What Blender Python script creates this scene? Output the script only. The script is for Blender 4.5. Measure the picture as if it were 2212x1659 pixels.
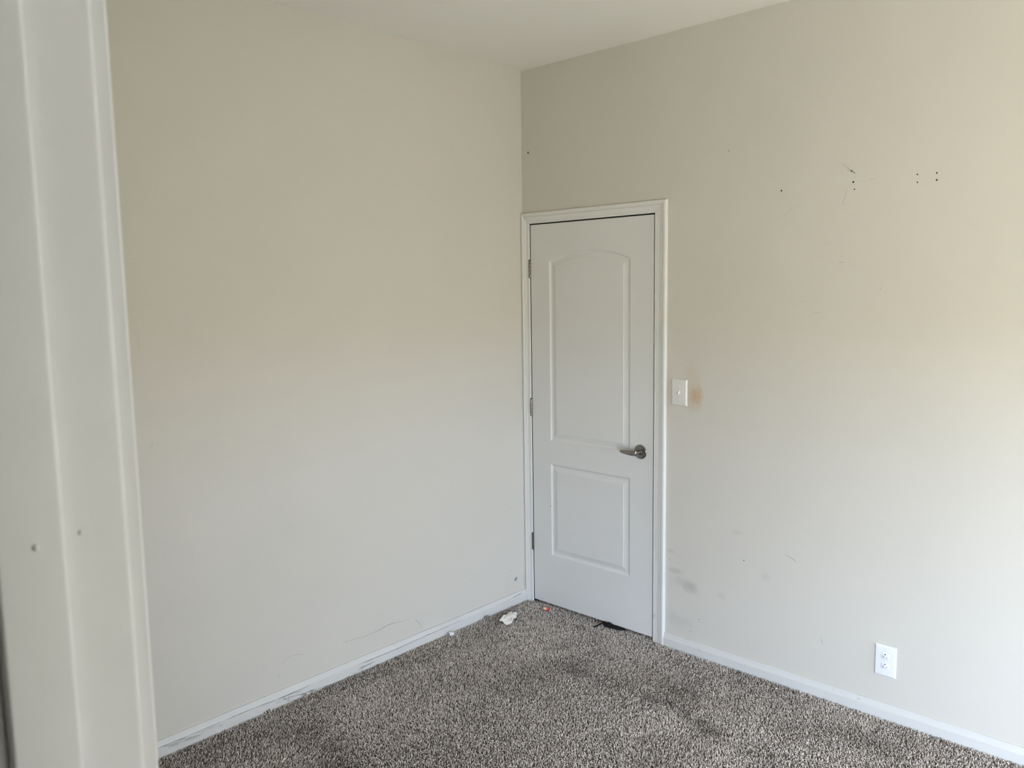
import bpy, bmesh, math, random
import numpy as np
from mathutils import Vector, Matrix

for o in list(bpy.data.objects):
    bpy.data.objects.remove(o, do_unlink=True)
SC = bpy.context.scene
COL = SC.collection
rng = random.Random(7)

# ------------------------------------------------------------------ camera
cam_data = bpy.data.cameras.new('camera')
cam = bpy.data.objects.new('camera', cam_data)
COL.objects.link(cam)
CX, CY, CZ = 2.91852553, -3.21370049, 1.70679272
right = Vector((0.73078488, 0.68245093, -0.01463535))
up = Vector((-0.06803233, 0.09415076, 0.99323071))
fwd = Vector((-0.67920915, 0.7248423, -0.11523268))
M = Matrix((right, up, -fwd)).transposed().to_4x4()
M.translation = Vector((CX, CY, CZ))
cam.matrix_world = M
cam_data.sensor_width = 36.0
cam_data.lens = 1745.24 * 36.0 / 2212.0
cam_data.clip_start = 0.02
cam_data.dof.use_dof = True
cam_data.dof.focus_distance = 3.9
cam_data.dof.aperture_fstop = 12.0
SC.camera = cam

# ------------------------------------------------------------------ sky, window light, exposure
SKY_UP = (0.85, 0.87, 0.86)
SKY_LOW = (1.54, 1.80, 2.36)
GROUND = (1.02, 1.0, 0.92)
SKY_STRENGTH = 20.0
world = bpy.data.worlds.new('sky')
SC.world = world
world.use_nodes = True
nt = world.node_tree
nt.nodes.clear()
w_out = nt.nodes.new('ShaderNodeOutputWorld')
w_bg = nt.nodes.new('ShaderNodeBackground')
w_bg.inputs['Strength'].default_value = SKY_STRENGTH
w_tc = nt.nodes.new('ShaderNodeTexCoord')
w_sep = nt.nodes.new('ShaderNodeSeparateXYZ')
w_map = nt.nodes.new('ShaderNodeMapRange')
w_map.inputs['From Min'].default_value = -1.0
w_map.inputs['From Max'].default_value = 1.0
w_rmp = nt.nodes.new('ShaderNodeValToRGB')
cr = w_rmp.color_ramp
cr.elements[0].position = 0.0
cr.elements[0].color = GROUND + (1,)
cr.elements[1].position = 1.0
cr.elements[1].color = SKY_UP + (1,)
# clear sky: brightest and hazy blue above the horizon, dimmer overhead; pale ground below
for pos, c in ((0.495, GROUND), (0.505, SKY_LOW), (0.64, SKY_LOW), (0.74, SKY_UP)):
    e = cr.elements.new(pos)
    e.color = tuple(c) + (1,)
nt.links.new(w_tc.outputs['Generated'], w_sep.inputs[0])
nt.links.new(w_sep.outputs['Z'], w_map.inputs['Value'])
nt.links.new(w_map.outputs[0], w_rmp.inputs[0])
nt.links.new(w_rmp.outputs[0], w_bg.inputs['Color'])
nt.links.new(w_bg.outputs[0], w_out.inputs[0])

SC.view_settings.view_transform = 'Standard'
SC.view_settings.look = 'None'
SC.view_settings.gamma = 1.0
SC.view_settings.use_curve_mapping = False
SC.view_settings.exposure = 0.38

# room dimensions (metres)
H = 2.8315                 # ceiling above the carpet
EX = 4.80                  # east wall with the first window
HX1 = 3.36                 # east end of the hall behind the doorway
WF = -3.0334               # room face of the south wall (the doorway we stand in)
WB = WF - 0.115
FZ = -0.010                # subfloor
WY0, WY1, WZ0, WZ1 = -1.02, -0.28, 0.88, 1.62      # window opening in the east wall
SX0, SX1, SZ0, SZ1 = 3.48, 4.72, 0.08, 1.62           # low window opening added in the south wall to light the door wall

for nm, loc, rot, sy in (('window_portal', (EX + 0.13, (WY0 + WY1) / 2, (WZ0 + WZ1) / 2), (0, math.radians(90), 0), WY1 - WY0),
                         ('window_portal', ((SX0 + SX1) / 2, WB - 0.01, (SZ0 + SZ1) / 2), (math.radians(90), 0, 0), None)):
    portal = bpy.data.lights.new(nm, 'AREA')
    portal.shape = 'RECTANGLE'
    portal.size, portal.size_y = (WZ1 - WZ0, sy) if sy else (SX1 - SX0, SZ1 - SZ0)
    portal.cycles.is_portal = True
    po = bpy.data.objects.new(nm, portal)
    COL.objects.link(po)
    po.location = loc
    po.rotation_euler = rot

# ------------------------------------------------------------------ measured marks (metres, on the real surfaces)
DW = [
    ([(1.6663, 2.1788), (1.6864, 2.1645), (1.7064, 2.1478)], 0.004, 0.28, 0),  # faint thin dark line ending near the nail
    ([(1.7199, 2.1185), (1.7251, 2.1228)], 0.003, 0.5, 0),
    ([(1.7441, 2.0984), (1.7583, 2.1012)], 0.004, 0.2, 0),
    ([(1.7701, 2.1019), (1.7934, 2.1043), (1.8018, 2.1053)], 0.004, 0.25, 0),
    ([(1.694, 2.0792), (1.6889, 2.0578), (1.6866, 2.0386), (1.6786, 2.0247), (1.6766, 2.0126)], 0.006, 0.2, 0),
    ([(1.4056, 1.9826), (1.4277, 1.9805), (1.4465, 1.9926), (1.4676, 2.0166), (1.4914, 2.0274), (1.5127, 2.0283)], 0.0025, 0.22, 0),
    ([(1.6128, 1.8859), (1.6198, 1.8746), (1.6261, 1.8663)], 0.003, 0.28, 0),
    ([(1.6358, 1.8808), (1.6389, 1.8622)], 0.004, 0.14, 0),
    ([(1.6661, 1.7959), (1.6835, 1.7963), (1.6984, 1.7968)], 0.0028, 0.75, 0),
    ([(1.6435, 1.7962), (1.651, 1.7959)], 0.002, 0.3, 0),
    ([(1.4832, 1.6258), (1.5126, 1.6363), (1.5416, 1.6492)], 0.003, 0.15, 0),
    ([(1.5644, 1.5936), (1.593, 1.599), (1.6085, 1.6017)], 0.002, 0.5, 1),
    ([(1.8292, 1.6946), (1.8341, 1.6897)], 0.004, 0.5, 1),
    ([(1.7638, 2.0773), (1.7687, 2.0745)], 0.006, 0.15, 0),
    ([(1.6753, 1.8209), (1.6828, 1.8191)], 0.004, 0.2, 0),
    ([(1.4769, 0.5719), (1.498, 0.57), (1.5144, 0.5657), (1.5261, 0.5591), (1.5365, 0.5499)], 0.003, 0.65, 0),
    ([(1.436, 0.3914), (1.4624, 0.3919)], 0.002, 0.25, 0),
    ([(1.2413, 0.3801), (1.2481, 0.3744)], 0.0025, 0.3, 0),
    ([(1.375, 0.2173), (1.3793, 0.204)], 0.004, 0.2, 0),
    ([(1.646, 0.2508), (1.6522, 0.2365), (1.6571, 0.2218)], 0.004, 0.45, 0),
    ([(1.0644, 0.1624), (1.0812, 0.1593)], 0.003, 0.15, 0),
]
LW = [
    ([(-1.236, 0.1602), (-1.2048, 0.155), (-1.1651, 0.154), (-1.1086, 0.1468), (-1.0588, 0.1477), (-1.0165, 0.1515), (-0.9733, 0.1588), (-0.9299, 0.1556), (-0.8858, 0.1487), (-0.8318, 0.1446)], 0.0035, 0.42, 0),
    ([(-1.0251, 0.1493), (-0.982, 0.158), (-0.9299, 0.1556)], 0.003, 0.4, 0),
    ([(-0.8137, 0.1389), (-0.7914, 0.1185), (-0.7782, 0.0957), (-0.7698, 0.0706)], 0.003, 0.45, 0),
    ([(-1.5346, 0.166), (-1.5249, 0.1793), (-1.5002, 0.1878), (-1.4721, 0.1876), (-1.4263, 0.176)], 0.0035, 0.35, 0),
    ([(-1.5474, 0.1194), (-1.5422, 0.1277)], 0.004, 0.6, 0),
    ([(-1.211, 0.1578), (-1.2017, 0.154)], 0.004, 0.7, 0),
    ([(-0.1414, 0.191), (-0.1353, 0.194), (-0.1288, 0.1968)], 0.003, 0.55, 0),
    ([(-0.1377, 0.1981), (-0.1314, 0.1925)], 0.003, 0.5, 0),
    ([(-0.4364, 0.2319), (-0.4294, 0.2249)], 0.003, 0.75, 0),
    ([(-0.1667, 0.1642), (-0.1569, 0.1636)], 0.003, 0.4, 0),
    ([(-0.3212, 0.1988), (-0.3104, 0.1986)], 0.003, 0.3, 0),
    ([(-0.3068, 0.1191), (-0.302, 0.1232)], 0.003, 0.3, 0),
    ([(-0.2682, 0.242), (-0.265, 0.236)], 0.003, 0.3, 0),
    ([(-0.1387, 0.5551), (-0.13, 0.5379)], 0.0028, 0.7, 0),
    ([(-2.0364, 1.8211), (-2.027, 1.8196), (-2.016, 1.8165)], 0.0025, 0.45, 0),
    ([(-2.0295, 1.5669), (-2.0301, 1.5341), (-2.0303, 1.5062)], 0.006, 0.12, 0),
    ([(-2.0021, 1.189), (-2.0115, 1.148)], 0.006, 0.12, 0),
    ([(-1.9919, 0.7494), (-1.9908, 0.7402)], 0.002, 0.4, 0),
    ([(-0.1296, 2.8301), (-0.1194, 2.8286)], 0.004, 0.8, 0),
    ([(-0.0316, 0.1603), (-0.0248, 0.1186), (-0.02, 0.0694)], 0.004, 0.35, 0),
]
BB = [
    ([(-2.0666, 0.0391), (-2.0386, 0.0379), (-1.9957, 0.0376), (-1.952, 0.0366)], 0.0035, 0.8, 0),
    ([(-1.952, 0.0366), (-1.9163, 0.0374), (-1.8616, 0.0377), (-1.7992, 0.0374)], 0.0025, 0.55, 0),
    ([(-1.7992, 0.0374), (-1.7349, 0.0382), (-1.6688, 0.0363)], 0.003, 0.75, 0),
    ([(-1.6688, 0.0363), (-1.618, 0.0352), (-1.5766, 0.0325)], 0.003, 0.8, 0),
    ([(-1.5662, 0.031), (-1.5378, 0.033), (-1.5164, 0.0329), (-1.4766, 0.0324)], 0.004, 0.85, 0),
    ([(-1.4766, 0.0324), (-1.4399, 0.0323), (-1.41, 0.0337)], 0.003, 0.65, 0),
    ([(-1.1568, 0.0356), (-1.0747, 0.0341), (-0.9464, 0.0318), (-0.8113, 0.0366), (-0.7553, 0.0364)], 0.003, 0.75, 0),
    ([(-0.7553, 0.0364), (-0.6398, 0.0397), (-0.507, 0.0393)], 0.0025, 0.6, 0),
    ([(-0.815, 0.0361), (-0.7752, 0.037), (-0.7348, 0.0379), (-0.6813, 0.038)], 0.003, 0.75, 0),
    ([(-0.6522, 0.0366), (-0.6014, 0.0364)], 0.0025, 0.4, 0),
    ([(-0.5626, 0.0403), (-0.5234, 0.0411)], 0.003, 0.45, 0),
    ([(-0.5013, 0.0417), (-0.4925, 0.0413)], 0.004, 0.5, 0),
    ([(-0.4747, 0.0413), (-0.4523, 0.042)], 0.003, 0.35, 0),
    ([(-0.43, 0.0316), (-0.4118, 0.0293)], 0.005, 0.15, 0),
    ([(-0.3658, 0.0285), (-0.3519, 0.0276)], 0.003, 0.5, 0),
    ([(-0.2569, 0.0415), (-0.2424, 0.0406)], 0.005, 0.55, 0),
    ([(-0.2327, 0.0411), (-0.1888, 0.0402), (-0.1391, 0.043)], 0.003, 0.6, 0),
    ([(-0.1391, 0.043), (-0.0987, 0.0463), (-0.0579, 0.0486)], 0.004, 0.8, 0),
    ([(-2.0444, 0.036), (-2.0107, 0.0285), (-1.9732, 0.0256)], 0.012, 0.3, 0),
    ([(-2.0309, 0.0255), (-2.0111, 0.0227), (-1.9881, 0.02)], 0.006, 0.35, 0),
    ([(-2.0015, 0.038), (-1.9727, 0.0344), (-1.9522, 0.0331)], 0.006, 0.35, 0),
    ([(-1.9732, 0.0265), (-1.947, 0.0217), (-1.9174, 0.0194), (-1.893, 0.0227)], 0.009, 0.3, 0),
    ([(-1.9673, 0.0275), (-1.9378, 0.0268), (-1.9081, 0.0231)], 0.004, 0.55, 0),
    ([(-1.8313, 0.0249), (-1.8095, 0.0228)], 0.006, 0.4, 0),
    ([(-1.9165, 0.0329), (-1.862, 0.0311), (-1.8374, 0.0284)], 0.006, 0.2, 0),
    ([(-1.5807, 0.0203), (-1.5527, 0.019)], 0.007, 0.4, 0),
    ([(-1.545, 0.0308), (-1.5159, 0.0076)], 0.008, 0.3, 0),
    ([(-1.5164, 0.0329), (-1.5143, 0.017), (-1.515, 0.0039)], 0.004, 0.7, 0),
    ([(-1.5489, 0.0241), (-1.5316, 0.0155), (-1.5144, 0.0154)], 0.006, 0.45, 0),
    ([(-1.525, 0.0062), (-1.5148, 0.0089)], 0.01, 0.35, 0),
    ([(-1.5136, 0.0184), (-1.4776, 0.0143), (-1.4374, 0.0086)], 0.008, 0.35, 0),
    ([(-1.4669, 0.0084), (-1.4375, 0.007)], 0.004, 0.5, 0),
    ([(-1.4223, 0.0113), (-1.3812, 0.0055)], 0.006, 0.4, 0),
    ([(-1.4381, -0.0064), (-1.4008, -0.0074), (-1.3428, -0.0093)], 0.006, 0.4, 0),
    ([(-1.4621, 0.009), (-1.4115, 0.009), (-1.3824, 0.0043)], 0.005, 0.5, 0),
    ([(-1.3898, 0.0039), (-1.3153, -0.0014), (-1.2383, -0.0068), (-1.1666, -0.0026)], 0.004, 0.6, 0),
    ([(-1.2542, -0.0111), (-1.2148, -0.0088)], 0.006, 0.5, 0),
    ([(-1.3455, -0.0032), (-1.2849, -0.0062)], 0.005, 0.45, 0),
    ([(-1.4894, 0.0295), (-1.4541, 0.0255)], 0.004, 0.6, 0),
    ([(-1.1576, 0.0171), (-1.1088, 0.0146), (-1.067, 0.0186)], 0.005, 0.65, 0),
    ([(-1.166, 0.0111), (-1.1213, 0.0101)], 0.006, 0.45, 0),
    ([(-1.1325, 0.0338), (-1.0748, 0.032)], 0.004, 0.5, 0),
    ([(-1.2061, 0.0087), (-1.1664, 0.0009)], 0.004, 0.3, 0),
    ([(-1.3661, 0.0348), (-1.3475, 0.0325)], 0.003, 0.3, 0),
]
BT = [
    ([(-2.0608, 0.0562), (-1.9751, 0.054), (-1.8739, 0.0475), (-1.7926, 0.0511), (-1.702, 0.049), (-1.6279, 0.0516), (-1.5584, 0.0538), (-1.4651, 0.0511)], 0.002, 0.45, 0),
    ([(-1.305, 0.0554), (-1.1642, 0.0521), (-1.0654, 0.0557), (-0.9454, 0.0556), (-0.745, 0.0597), (-0.4962, 0.0524)], 0.002, 0.42, 0),
    ([(-1.0738, 0.0551), (-1.0318, 0.0545)], 0.003, 0.5, 0),
    ([(-0.9542, 0.0564), (-0.9368, 0.0533)], 0.006, 0.7, 0),
    ([(-0.805, 0.0533), (-0.7247, 0.0507), (-0.6205, 0.0559), (-0.5125, 0.0589), (-0.4002, 0.0601), (-0.2834, 0.0605)], 0.002, 0.4, 0),
    ([(-0.2834, 0.0605), (-0.1914, 0.0645), (-0.0864, 0.0656)], 0.002, 0.35, 0),
]
BR = [
    ([(0.9326, 0.036), (0.9377, 0.0352)], 0.003, 0.8, 0),
    ([(1.0182, 0.0499), (1.0232, 0.0491)], 0.003, 0.8, 0),
    ([(1.8018, 0.0486), (1.811, 0.0479), (1.8202, 0.0472)], 0.003, 0.75, 0),
    ([(1.0844, 0.0483), (1.0895, 0.0319), (1.0945, 0.0221)], 0.008, 0.3, 0),
    ([(1.0579, 0.029), (1.0629, 0.0169)], 0.01, 0.15, 0),
]
DL = [
    ([(0.2261, 0.5914), (0.2311, 0.5873)], 0.005, 0.9, 0),
    ([(0.2238, 0.5873), (0.2288, 0.5831)], 0.005, 0.9, 0),
    ([(0.1774, 0.5603), (0.1826, 0.5561)], 0.005, 0.9, 0),
    ([(0.1757, 0.5511), (0.1823, 0.5624)], 0.005, 0.9, 0),
    ([(0.1786, 0.9533), (0.1831, 0.9501), (0.1829, 0.9402)], 0.003, 0.5, 0),
    ([(0.2176, 1.4145), (0.2226, 1.4127)], 0.0035, 0.55, 0),
    ([(0.2195, 1.0131), (0.2245, 1.0116)], 0.0035, 0.55, 0),
    ([(0.3082, 0.2357), (0.3132, 0.2348)], 0.0035, 0.55, 0),
    ([(0.3334, 0.049), (0.3384, 0.0483)], 0.0035, 0.55, 0),
    ([(0.2538, 0.0785), (0.27, 0.098)], 0.003, 0.25, 0),
    ([(0.2919, 0.4227), (0.3635, 0.4495)], 0.004, 0.08, 0),
]
CS = [
    ([(0.8407, 0.1163), (0.8433, 0.1311), (0.8466, 0.1483)], 0.004, 0.85, 0),
    ([(0.8245, 2.1104), (0.8344, 2.1099)], 0.003, 0.8, 0),
]
HOLES = [
    ((1.4299, 2.094), 0.0035),
    ((1.7179, 2.0999), 0.0035),
    ((1.723, 2.0721), 0.0026),
    ((1.9471, 2.104), 0.0026),
    ((1.9482, 2.0763), 0.0026),
    ((2.0122, 2.1028), 0.003),
    ((2.013, 2.078), 0.0034),
    ((0.0468, 2.4152), 0.005),
    ((1.1923, 2.2819), 0.002),
    ((1.0344, 0.1014), 0.002),
    ((1.2957, 0.5063), 0.0025),
    ((1.0768, 0.1739), 0.002),
    ((0.9148, 0.4292), 0.002),
]
STAINW = [
    ((1.0484, 1.2245), 0.035, 0.045, 0.55, 1),
    ((1.0321, 1.1957), 0.05, 0.06, 0.35, 1),
    ((1.0262, 1.2926), 0.05, 0.1, 0.18, 1),
    ((1.0311, 0.3144), 0.045, 0.03, 0.35, 0),
    ((0.9963, 0.3328), 0.07, 0.025, 0.2, 0),
    ((0.9483, 0.3778), 0.05, 0.015, 0.28, 0),
    ((0.9221, 0.4693), 0.025, 0.012, 0.22, 0),
    ((1.186, 0.3158), 0.03, 0.02, 0.15, 0),
    ((0.9785, 0.1329), 0.08, 0.04, 0.12, 0),
    ((1.3966, 0.4552), 0.025, 0.02, 0.15, 0),
    ((1.2601, 0.6266), 0.03, 0.012, 0.14, 0),
    ((0.9147, 0.159), 0.05, 0.04, 0.08, 0),
    ((0.9002, 1.2195), 0.02, 0.16, 0.22, 1),
]
TEAR = [
    (-0.082, 0.1464),
    (-0.0801, 0.1373),
    (-0.0854, 0.1295),
    (-0.0926, 0.123),
    (-0.1006, 0.1266),
    (-0.104, 0.134),
    (-0.0973, 0.141),
    (-0.0901, 0.1451),
]
PAPER = [
    (0.1073, -0.3345),
    (0.0871, -0.2774),
    (0.0753, -0.2399),
    (0.0732, -0.2176),
    (0.0706, -0.2053),
    (0.0934, -0.217),
    (0.0945, -0.1991),
    (0.1111, -0.2064),
    (0.1297, -0.2118),
    (0.127, -0.2236),
    (0.1461, -0.2496),
    (0.1515, -0.2752),
    (0.1619, -0.2823),
    (0.1733, -0.309),
    (0.1744, -0.3286),
    (0.1732, -0.3476),
    (0.1577, -0.3476),
    (0.1443, -0.3457),
    (0.1286, -0.3434),
    (0.1289, -0.3569),
]
ORANGE = [
    (0.1676, -0.067),
    (0.1632, -0.0484),
    (0.1695, -0.0355),
    (0.1808, -0.0306),
    (0.1953, -0.033),
    (0.2013, -0.0525),
    (0.1981, -0.071),
    (0.1807, -0.0754),
]
STRAP = [
    (0.5229, -0.0772),
    (0.5255, -0.0654),
    (0.5276, -0.0485),
    (0.5272, -0.0268),
    (0.5281, -0.0066),
    (0.5308, 0.0041),
]
PALE = [
    (0.5138, -0.0612),
    (0.5159, -0.047),
    (0.5148, -0.0258),
    (0.515, -0.009),
    (0.5157, 0.0),
]
KNOT = [
    (0.5419, 0.0171),
    (0.5578, 0.0233),
    (0.5683, 0.0209),
    (0.584, 0.028),
    (0.5871, 0.0209),
    (0.5683, 0.0129),
    (0.5944, 0.0106),
    (0.6203, 0.0135),
    (0.6357, 0.0144),
]
PLASTIC = [
    (0.3233, -0.4286),
    (0.3296, -0.4269),
    (0.3403, -0.4265),
    (0.3488, -0.4267),
    (0.3602, -0.4306),
    (0.3663, -0.4392),
    (0.3655, -0.4455),
    (0.3589, -0.4468),
    (0.3523, -0.4438),
    (0.3519, -0.4379),
    (0.3546, -0.433),
]
CAP = [
    (0.0361, -0.6285),
    (0.0464, -0.6035),
]
STICK = [
    (0.4558, -0.0967),
    (0.4788, -0.1069),
    (0.5153, -0.1348),
]
CRUMB = [
    (0.0139, -0.2333),
    (0.31, -0.9118),
    (1.0098, -0.6651),
    (1.4886, -0.0654),
]
DUST = (0.0112, -0.3543)
SOIL_SHADE = [  # stains, plus the shade of a crushed fold painted as a dark streak
    ([(0.6886, -0.4779), (0.8868, -0.4972)], 0.045, 0.8, 0),
    ([(1.1069, -0.4665), (1.2694, -0.4753), (1.4415, -0.5557)], 0.05, 0.95, 0),
    ([(1.4415, -0.5557), (1.6594, -0.5718)], 0.08, 0.5, 0),
    ([(1.084, -0.3235), (1.2925, -0.4053)], 0.1, 0.35, 0),
    ([(0.8868, -0.4972), (1.1069, -0.4665)], 0.05, 0.35, 0),
    ([(1.1862, -0.869), (1.1868, -0.8341)], 0.02, 0.5, 0),
    ([(0.279, -1.5419), (0.5091, -1.6352)], 0.07, 0.24, 1),
    ([(0.5221, -0.7025), (0.6463, -0.6227)], 0.09, 0.55, 2),
    ([(0.4114, -0.7091), (0.7131, -0.4746)], 0.1, 0.45, 2),
    ([(1.0083, -0.3902), (1.3778, -0.3298)], 0.18, 0.4, 2),
    ([(0.7841, -0.7515), (0.6821, -0.8149)], 0.06, 0.35, 0),
    ([(0.1818, -0.8166), (0.5891, -1.027)], 0.12, 0.25, 0),
    ([(-0.0185, -1.46), (0.0998, -0.8886)], 0.1, 0.2, 0),
    ([(0.2758, -0.603), (0.1817, -0.4757)], 0.1, 0.25, 0),
    ([(0.6929, -1.391), (0.8666, -1.3169)], 0.1, 0.25, 0),
    ([(1.3602, -0.1356), (1.1452, -0.1544)], 0.2, 0.35, 2),
    ([(1.6383, -0.2911), (1.9539, -0.187)], 0.2, 0.3, 2),
    ([(-0.0349, -1.3092), (-0.0161, -0.7904)], 0.05, 0.25, 1),
    ([(0.5613, -0.285), (0.7518, -0.3163)], 0.08, 0.2, 0),
]
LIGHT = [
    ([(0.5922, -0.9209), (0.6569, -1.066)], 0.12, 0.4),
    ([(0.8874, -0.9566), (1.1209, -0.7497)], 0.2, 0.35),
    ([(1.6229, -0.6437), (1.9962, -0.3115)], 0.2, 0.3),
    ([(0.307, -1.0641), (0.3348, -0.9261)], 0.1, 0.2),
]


# ------------------------------------------------------------------ helpers
def link(name, me, mat=None, parent=None, smooth=False, sharp=35):
    o = bpy.data.objects.new(name, me)
    COL.objects.link(o)
    if mat is not None:
        for m in (mat if isinstance(mat, (list, tuple)) else [mat]):
            me.materials.append(m)
    if parent is not None:
        o.parent = parent
        o.matrix_parent_inverse = parent.matrix_world.inverted() if parent.type != 'EMPTY' else Matrix.Translation(-parent.location)
    if smooth:
        me.polygons.foreach_set('use_smooth', [True] * len(me.polygons))
        me.set_sharp_from_angle(angle=math.radians(sharp))
    return o


def bm_obj(name, bm, mat=None, parent=None, smooth=False, sharp=35, normals=True):
    if normals:
        bmesh.ops.recalc_face_normals(bm, faces=bm.faces[:])
    me = bpy.data.meshes.new(name)
    bm.to_mesh(me)
    bm.free()
    return link(name, me, mat, parent, smooth, sharp)


def tag(o, label, cat, group=None, kind=None):
    o['label'] = label
    o['category'] = cat
    if group:
        o['group'] = group
    if kind:
        o['kind'] = kind
    return o


def empty(name, loc=(0, 0, 0)):
    o = bpy.data.objects.new(name, None)
    o.empty_display_size = 0.1
    COL.objects.link(o)
    o.location = loc
    return o


def add_box(bm, x0, x1, y0, y1, z0, z1, bevel=0.0, seg=2):
    r = bmesh.ops.create_cube(bm, size=1.0)
    vs = r['verts']
    bmesh.ops.scale(bm, vec=(x1 - x0, y1 - y0, z1 - z0), verts=vs)
    bmesh.ops.translate(bm, vec=((x0 + x1) / 2, (y0 + y1) / 2, (z0 + z1) / 2), verts=vs)
    if bevel > 0:
        es = list({e for v in vs for e in v.link_edges})
        bmesh.ops.bevel(bm, geom=es, offset=bevel, segments=seg, profile=0.5, affect='EDGES')


def box_obj(name, b, mat, parent=None, bevel=0.0):
    bm = bmesh.new()
    add_box(bm, *b, bevel=bevel)
    return bm_obj(name, bm, mat, parent, smooth=bevel > 0)


def tube(bm, pts, radii, n=8, cap=True):
    pts = [Vector(p) for p in pts]
    if not isinstance(radii, list):
        radii = [radii] * len(pts)
    rings = []
    ref = None
    for i, p in enumerate(pts):
        t = (pts[min(i + 1, len(pts) - 1)] - pts[max(i - 1, 0)]).normalized()
        if ref is None:
            ref = Vector((0, 0, 1)) if abs(t.z) < 0.9 else Vector((1, 0, 0))
        a = t.cross(ref).normalized()
        b = a.cross(t).normalized()
        ref = b
        r = radii[i]
        ra, rb_ = r if isinstance(r, tuple) else (r, r)
        rings.append([bm.verts.new(p + a * ra * math.cos(2 * math.pi * k / n) + b * rb_ * math.sin(2 * math.pi * k / n)) for k in range(n)])
    for r0, r1 in zip(rings, rings[1:]):
        for k in range(n):
            bm.faces.new((r0[k], r0[(k + 1) % n], r1[(k + 1) % n], r1[k]))
    if cap:
        bm.faces.new(rings[0][::-1])
        bm.faces.new(rings[-1])


def lathe(bm, prof, origin, axis, n=32):
    """prof: (distance along axis, radius)."""
    axis = Vector(axis).normalized()
    ref = Vector((0, 0, 1)) if abs(axis.z) < 0.9 else Vector((1, 0, 0))
    a = axis.cross(ref).normalized()
    b = a.cross(axis).normalized()
    rings = []
    for d, r in prof:
        c = Vector(origin) + axis * d
        if r < 1e-6:
            rings.append([bm.verts.new(c)])
        else:
            rings.append([bm.verts.new(c + (a * math.cos(2 * math.pi * k / n) + b * math.sin(2 * math.pi * k / n)) * r) for k in range(n)])
    for r0, r1 in zip(rings, rings[1:]):
        if len(r0) == 1 and len(r1) == 1:
            continue
        for k in range(n):
            k2 = (k + 1) % n
            if len(r0) == 1:
                bm.faces.new((r0[0], r1[k2], r1[k]))
            elif len(r1) == 1:
                bm.faces.new((r0[k], r0[k2], r1[0]))
            else:
                bm.faces.new((r0[k], r0[k2], r1[k2], r1[k]))


# ------------------------------------------------------------------ materials
class NG:
    def __init__(self, name):
        self.m = bpy.data.materials.new(name)
        self.m.use_nodes = True
        self.t = self.m.node_tree
        self.t.nodes.clear()
        self.out = self.t.nodes.new('ShaderNodeOutputMaterial')

    def n(self, kind, **kw):
        nd = self.t.nodes.new('ShaderNode' + kind)
        for k, v in kw.items():
            if k in nd.inputs:
                self.put(nd.inputs[k], v)
            else:
                setattr(nd, k, v)
        return nd

    def put(self, sock, v):
        if isinstance(v, bpy.types.NodeSocket):
            self.t.links.new(v, sock)
        elif isinstance(v, (tuple, list)) and len(v) == 3 and sock.type == 'RGBA':
            sock.default_value = tuple(v) + (1,)
        else:
            sock.default_value = v

    def math(self, op, a, b=None, c=None, clamp=False):
        nd = self.t.nodes.new('ShaderNodeMath')
        nd.operation = op
        nd.use_clamp = clamp
        for i, v in enumerate((a, b, c)):
            if v is not None:
                self.put(nd.inputs[i], v)
        return nd.outputs[0]

    def mix(self, fac, a, b, blend='MIX'):
        nd = self.t.nodes.new('ShaderNodeMix')
        nd.data_type = 'RGBA'
        nd.blend_type = blend
        self.put(nd.inputs[0], fac)
        self.put(nd.inputs[6], a)
        self.put(nd.inputs[7], b)
        return nd.outputs[2]

    def noise(self, scale, detail=2.0, rough=0.5, vec=None, dim='3D'):
        nd = self.n('TexNoise', Scale=scale, Detail=detail, Roughness=rough)
        if vec is not None:
            self.put(nd.inputs['Vector'], vec)
        return nd.outputs[0]

    def pos(self):
        return self.n('NewGeometry').outputs['Position']

    def maprange(self, v, a, b, c=0.0, d=1.0, smooth=False):
        nd = self.n('MapRange')
        if smooth:
            nd.interpolation_type = 'SMOOTHSTEP'
        self.put(nd.inputs[0], v)
        for i, x in enumerate((a, b, c, d)):
            nd.inputs[i + 1].default_value = x
        return nd.outputs[0]

    def bsdf(self, color, rough=0.5, metallic=0.0, normal=None, spec=0.5, **kw):
        nd = self.n('BsdfPrincipled')
        self.put(nd.inputs['Base Color'], color)
        self.put(nd.inputs['Roughness'], rough)
        nd.inputs['Metallic'].default_value = metallic
        nd.inputs['Specular IOR Level'].default_value = spec
        for k, v in kw.items():
            self.put(nd.inputs[k], v)
        if normal is not None:
            self.put(nd.inputs['Normal'], normal)
        self.t.links.new(nd.outputs[0], self.out.inputs[0])
        return nd

    def bump(self, h, dist=0.001, strength=1.0):
        nd = self.n('Bump', Height=h, Distance=dist, Strength=strength)
        return nd.outputs[0]


WALL = (0.630, 0.592, 0.528)
STAIN_COL = (0.50, 0.30, 0.12)
GRIME_COL = (0.20, 0.20, 0.20)


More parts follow.
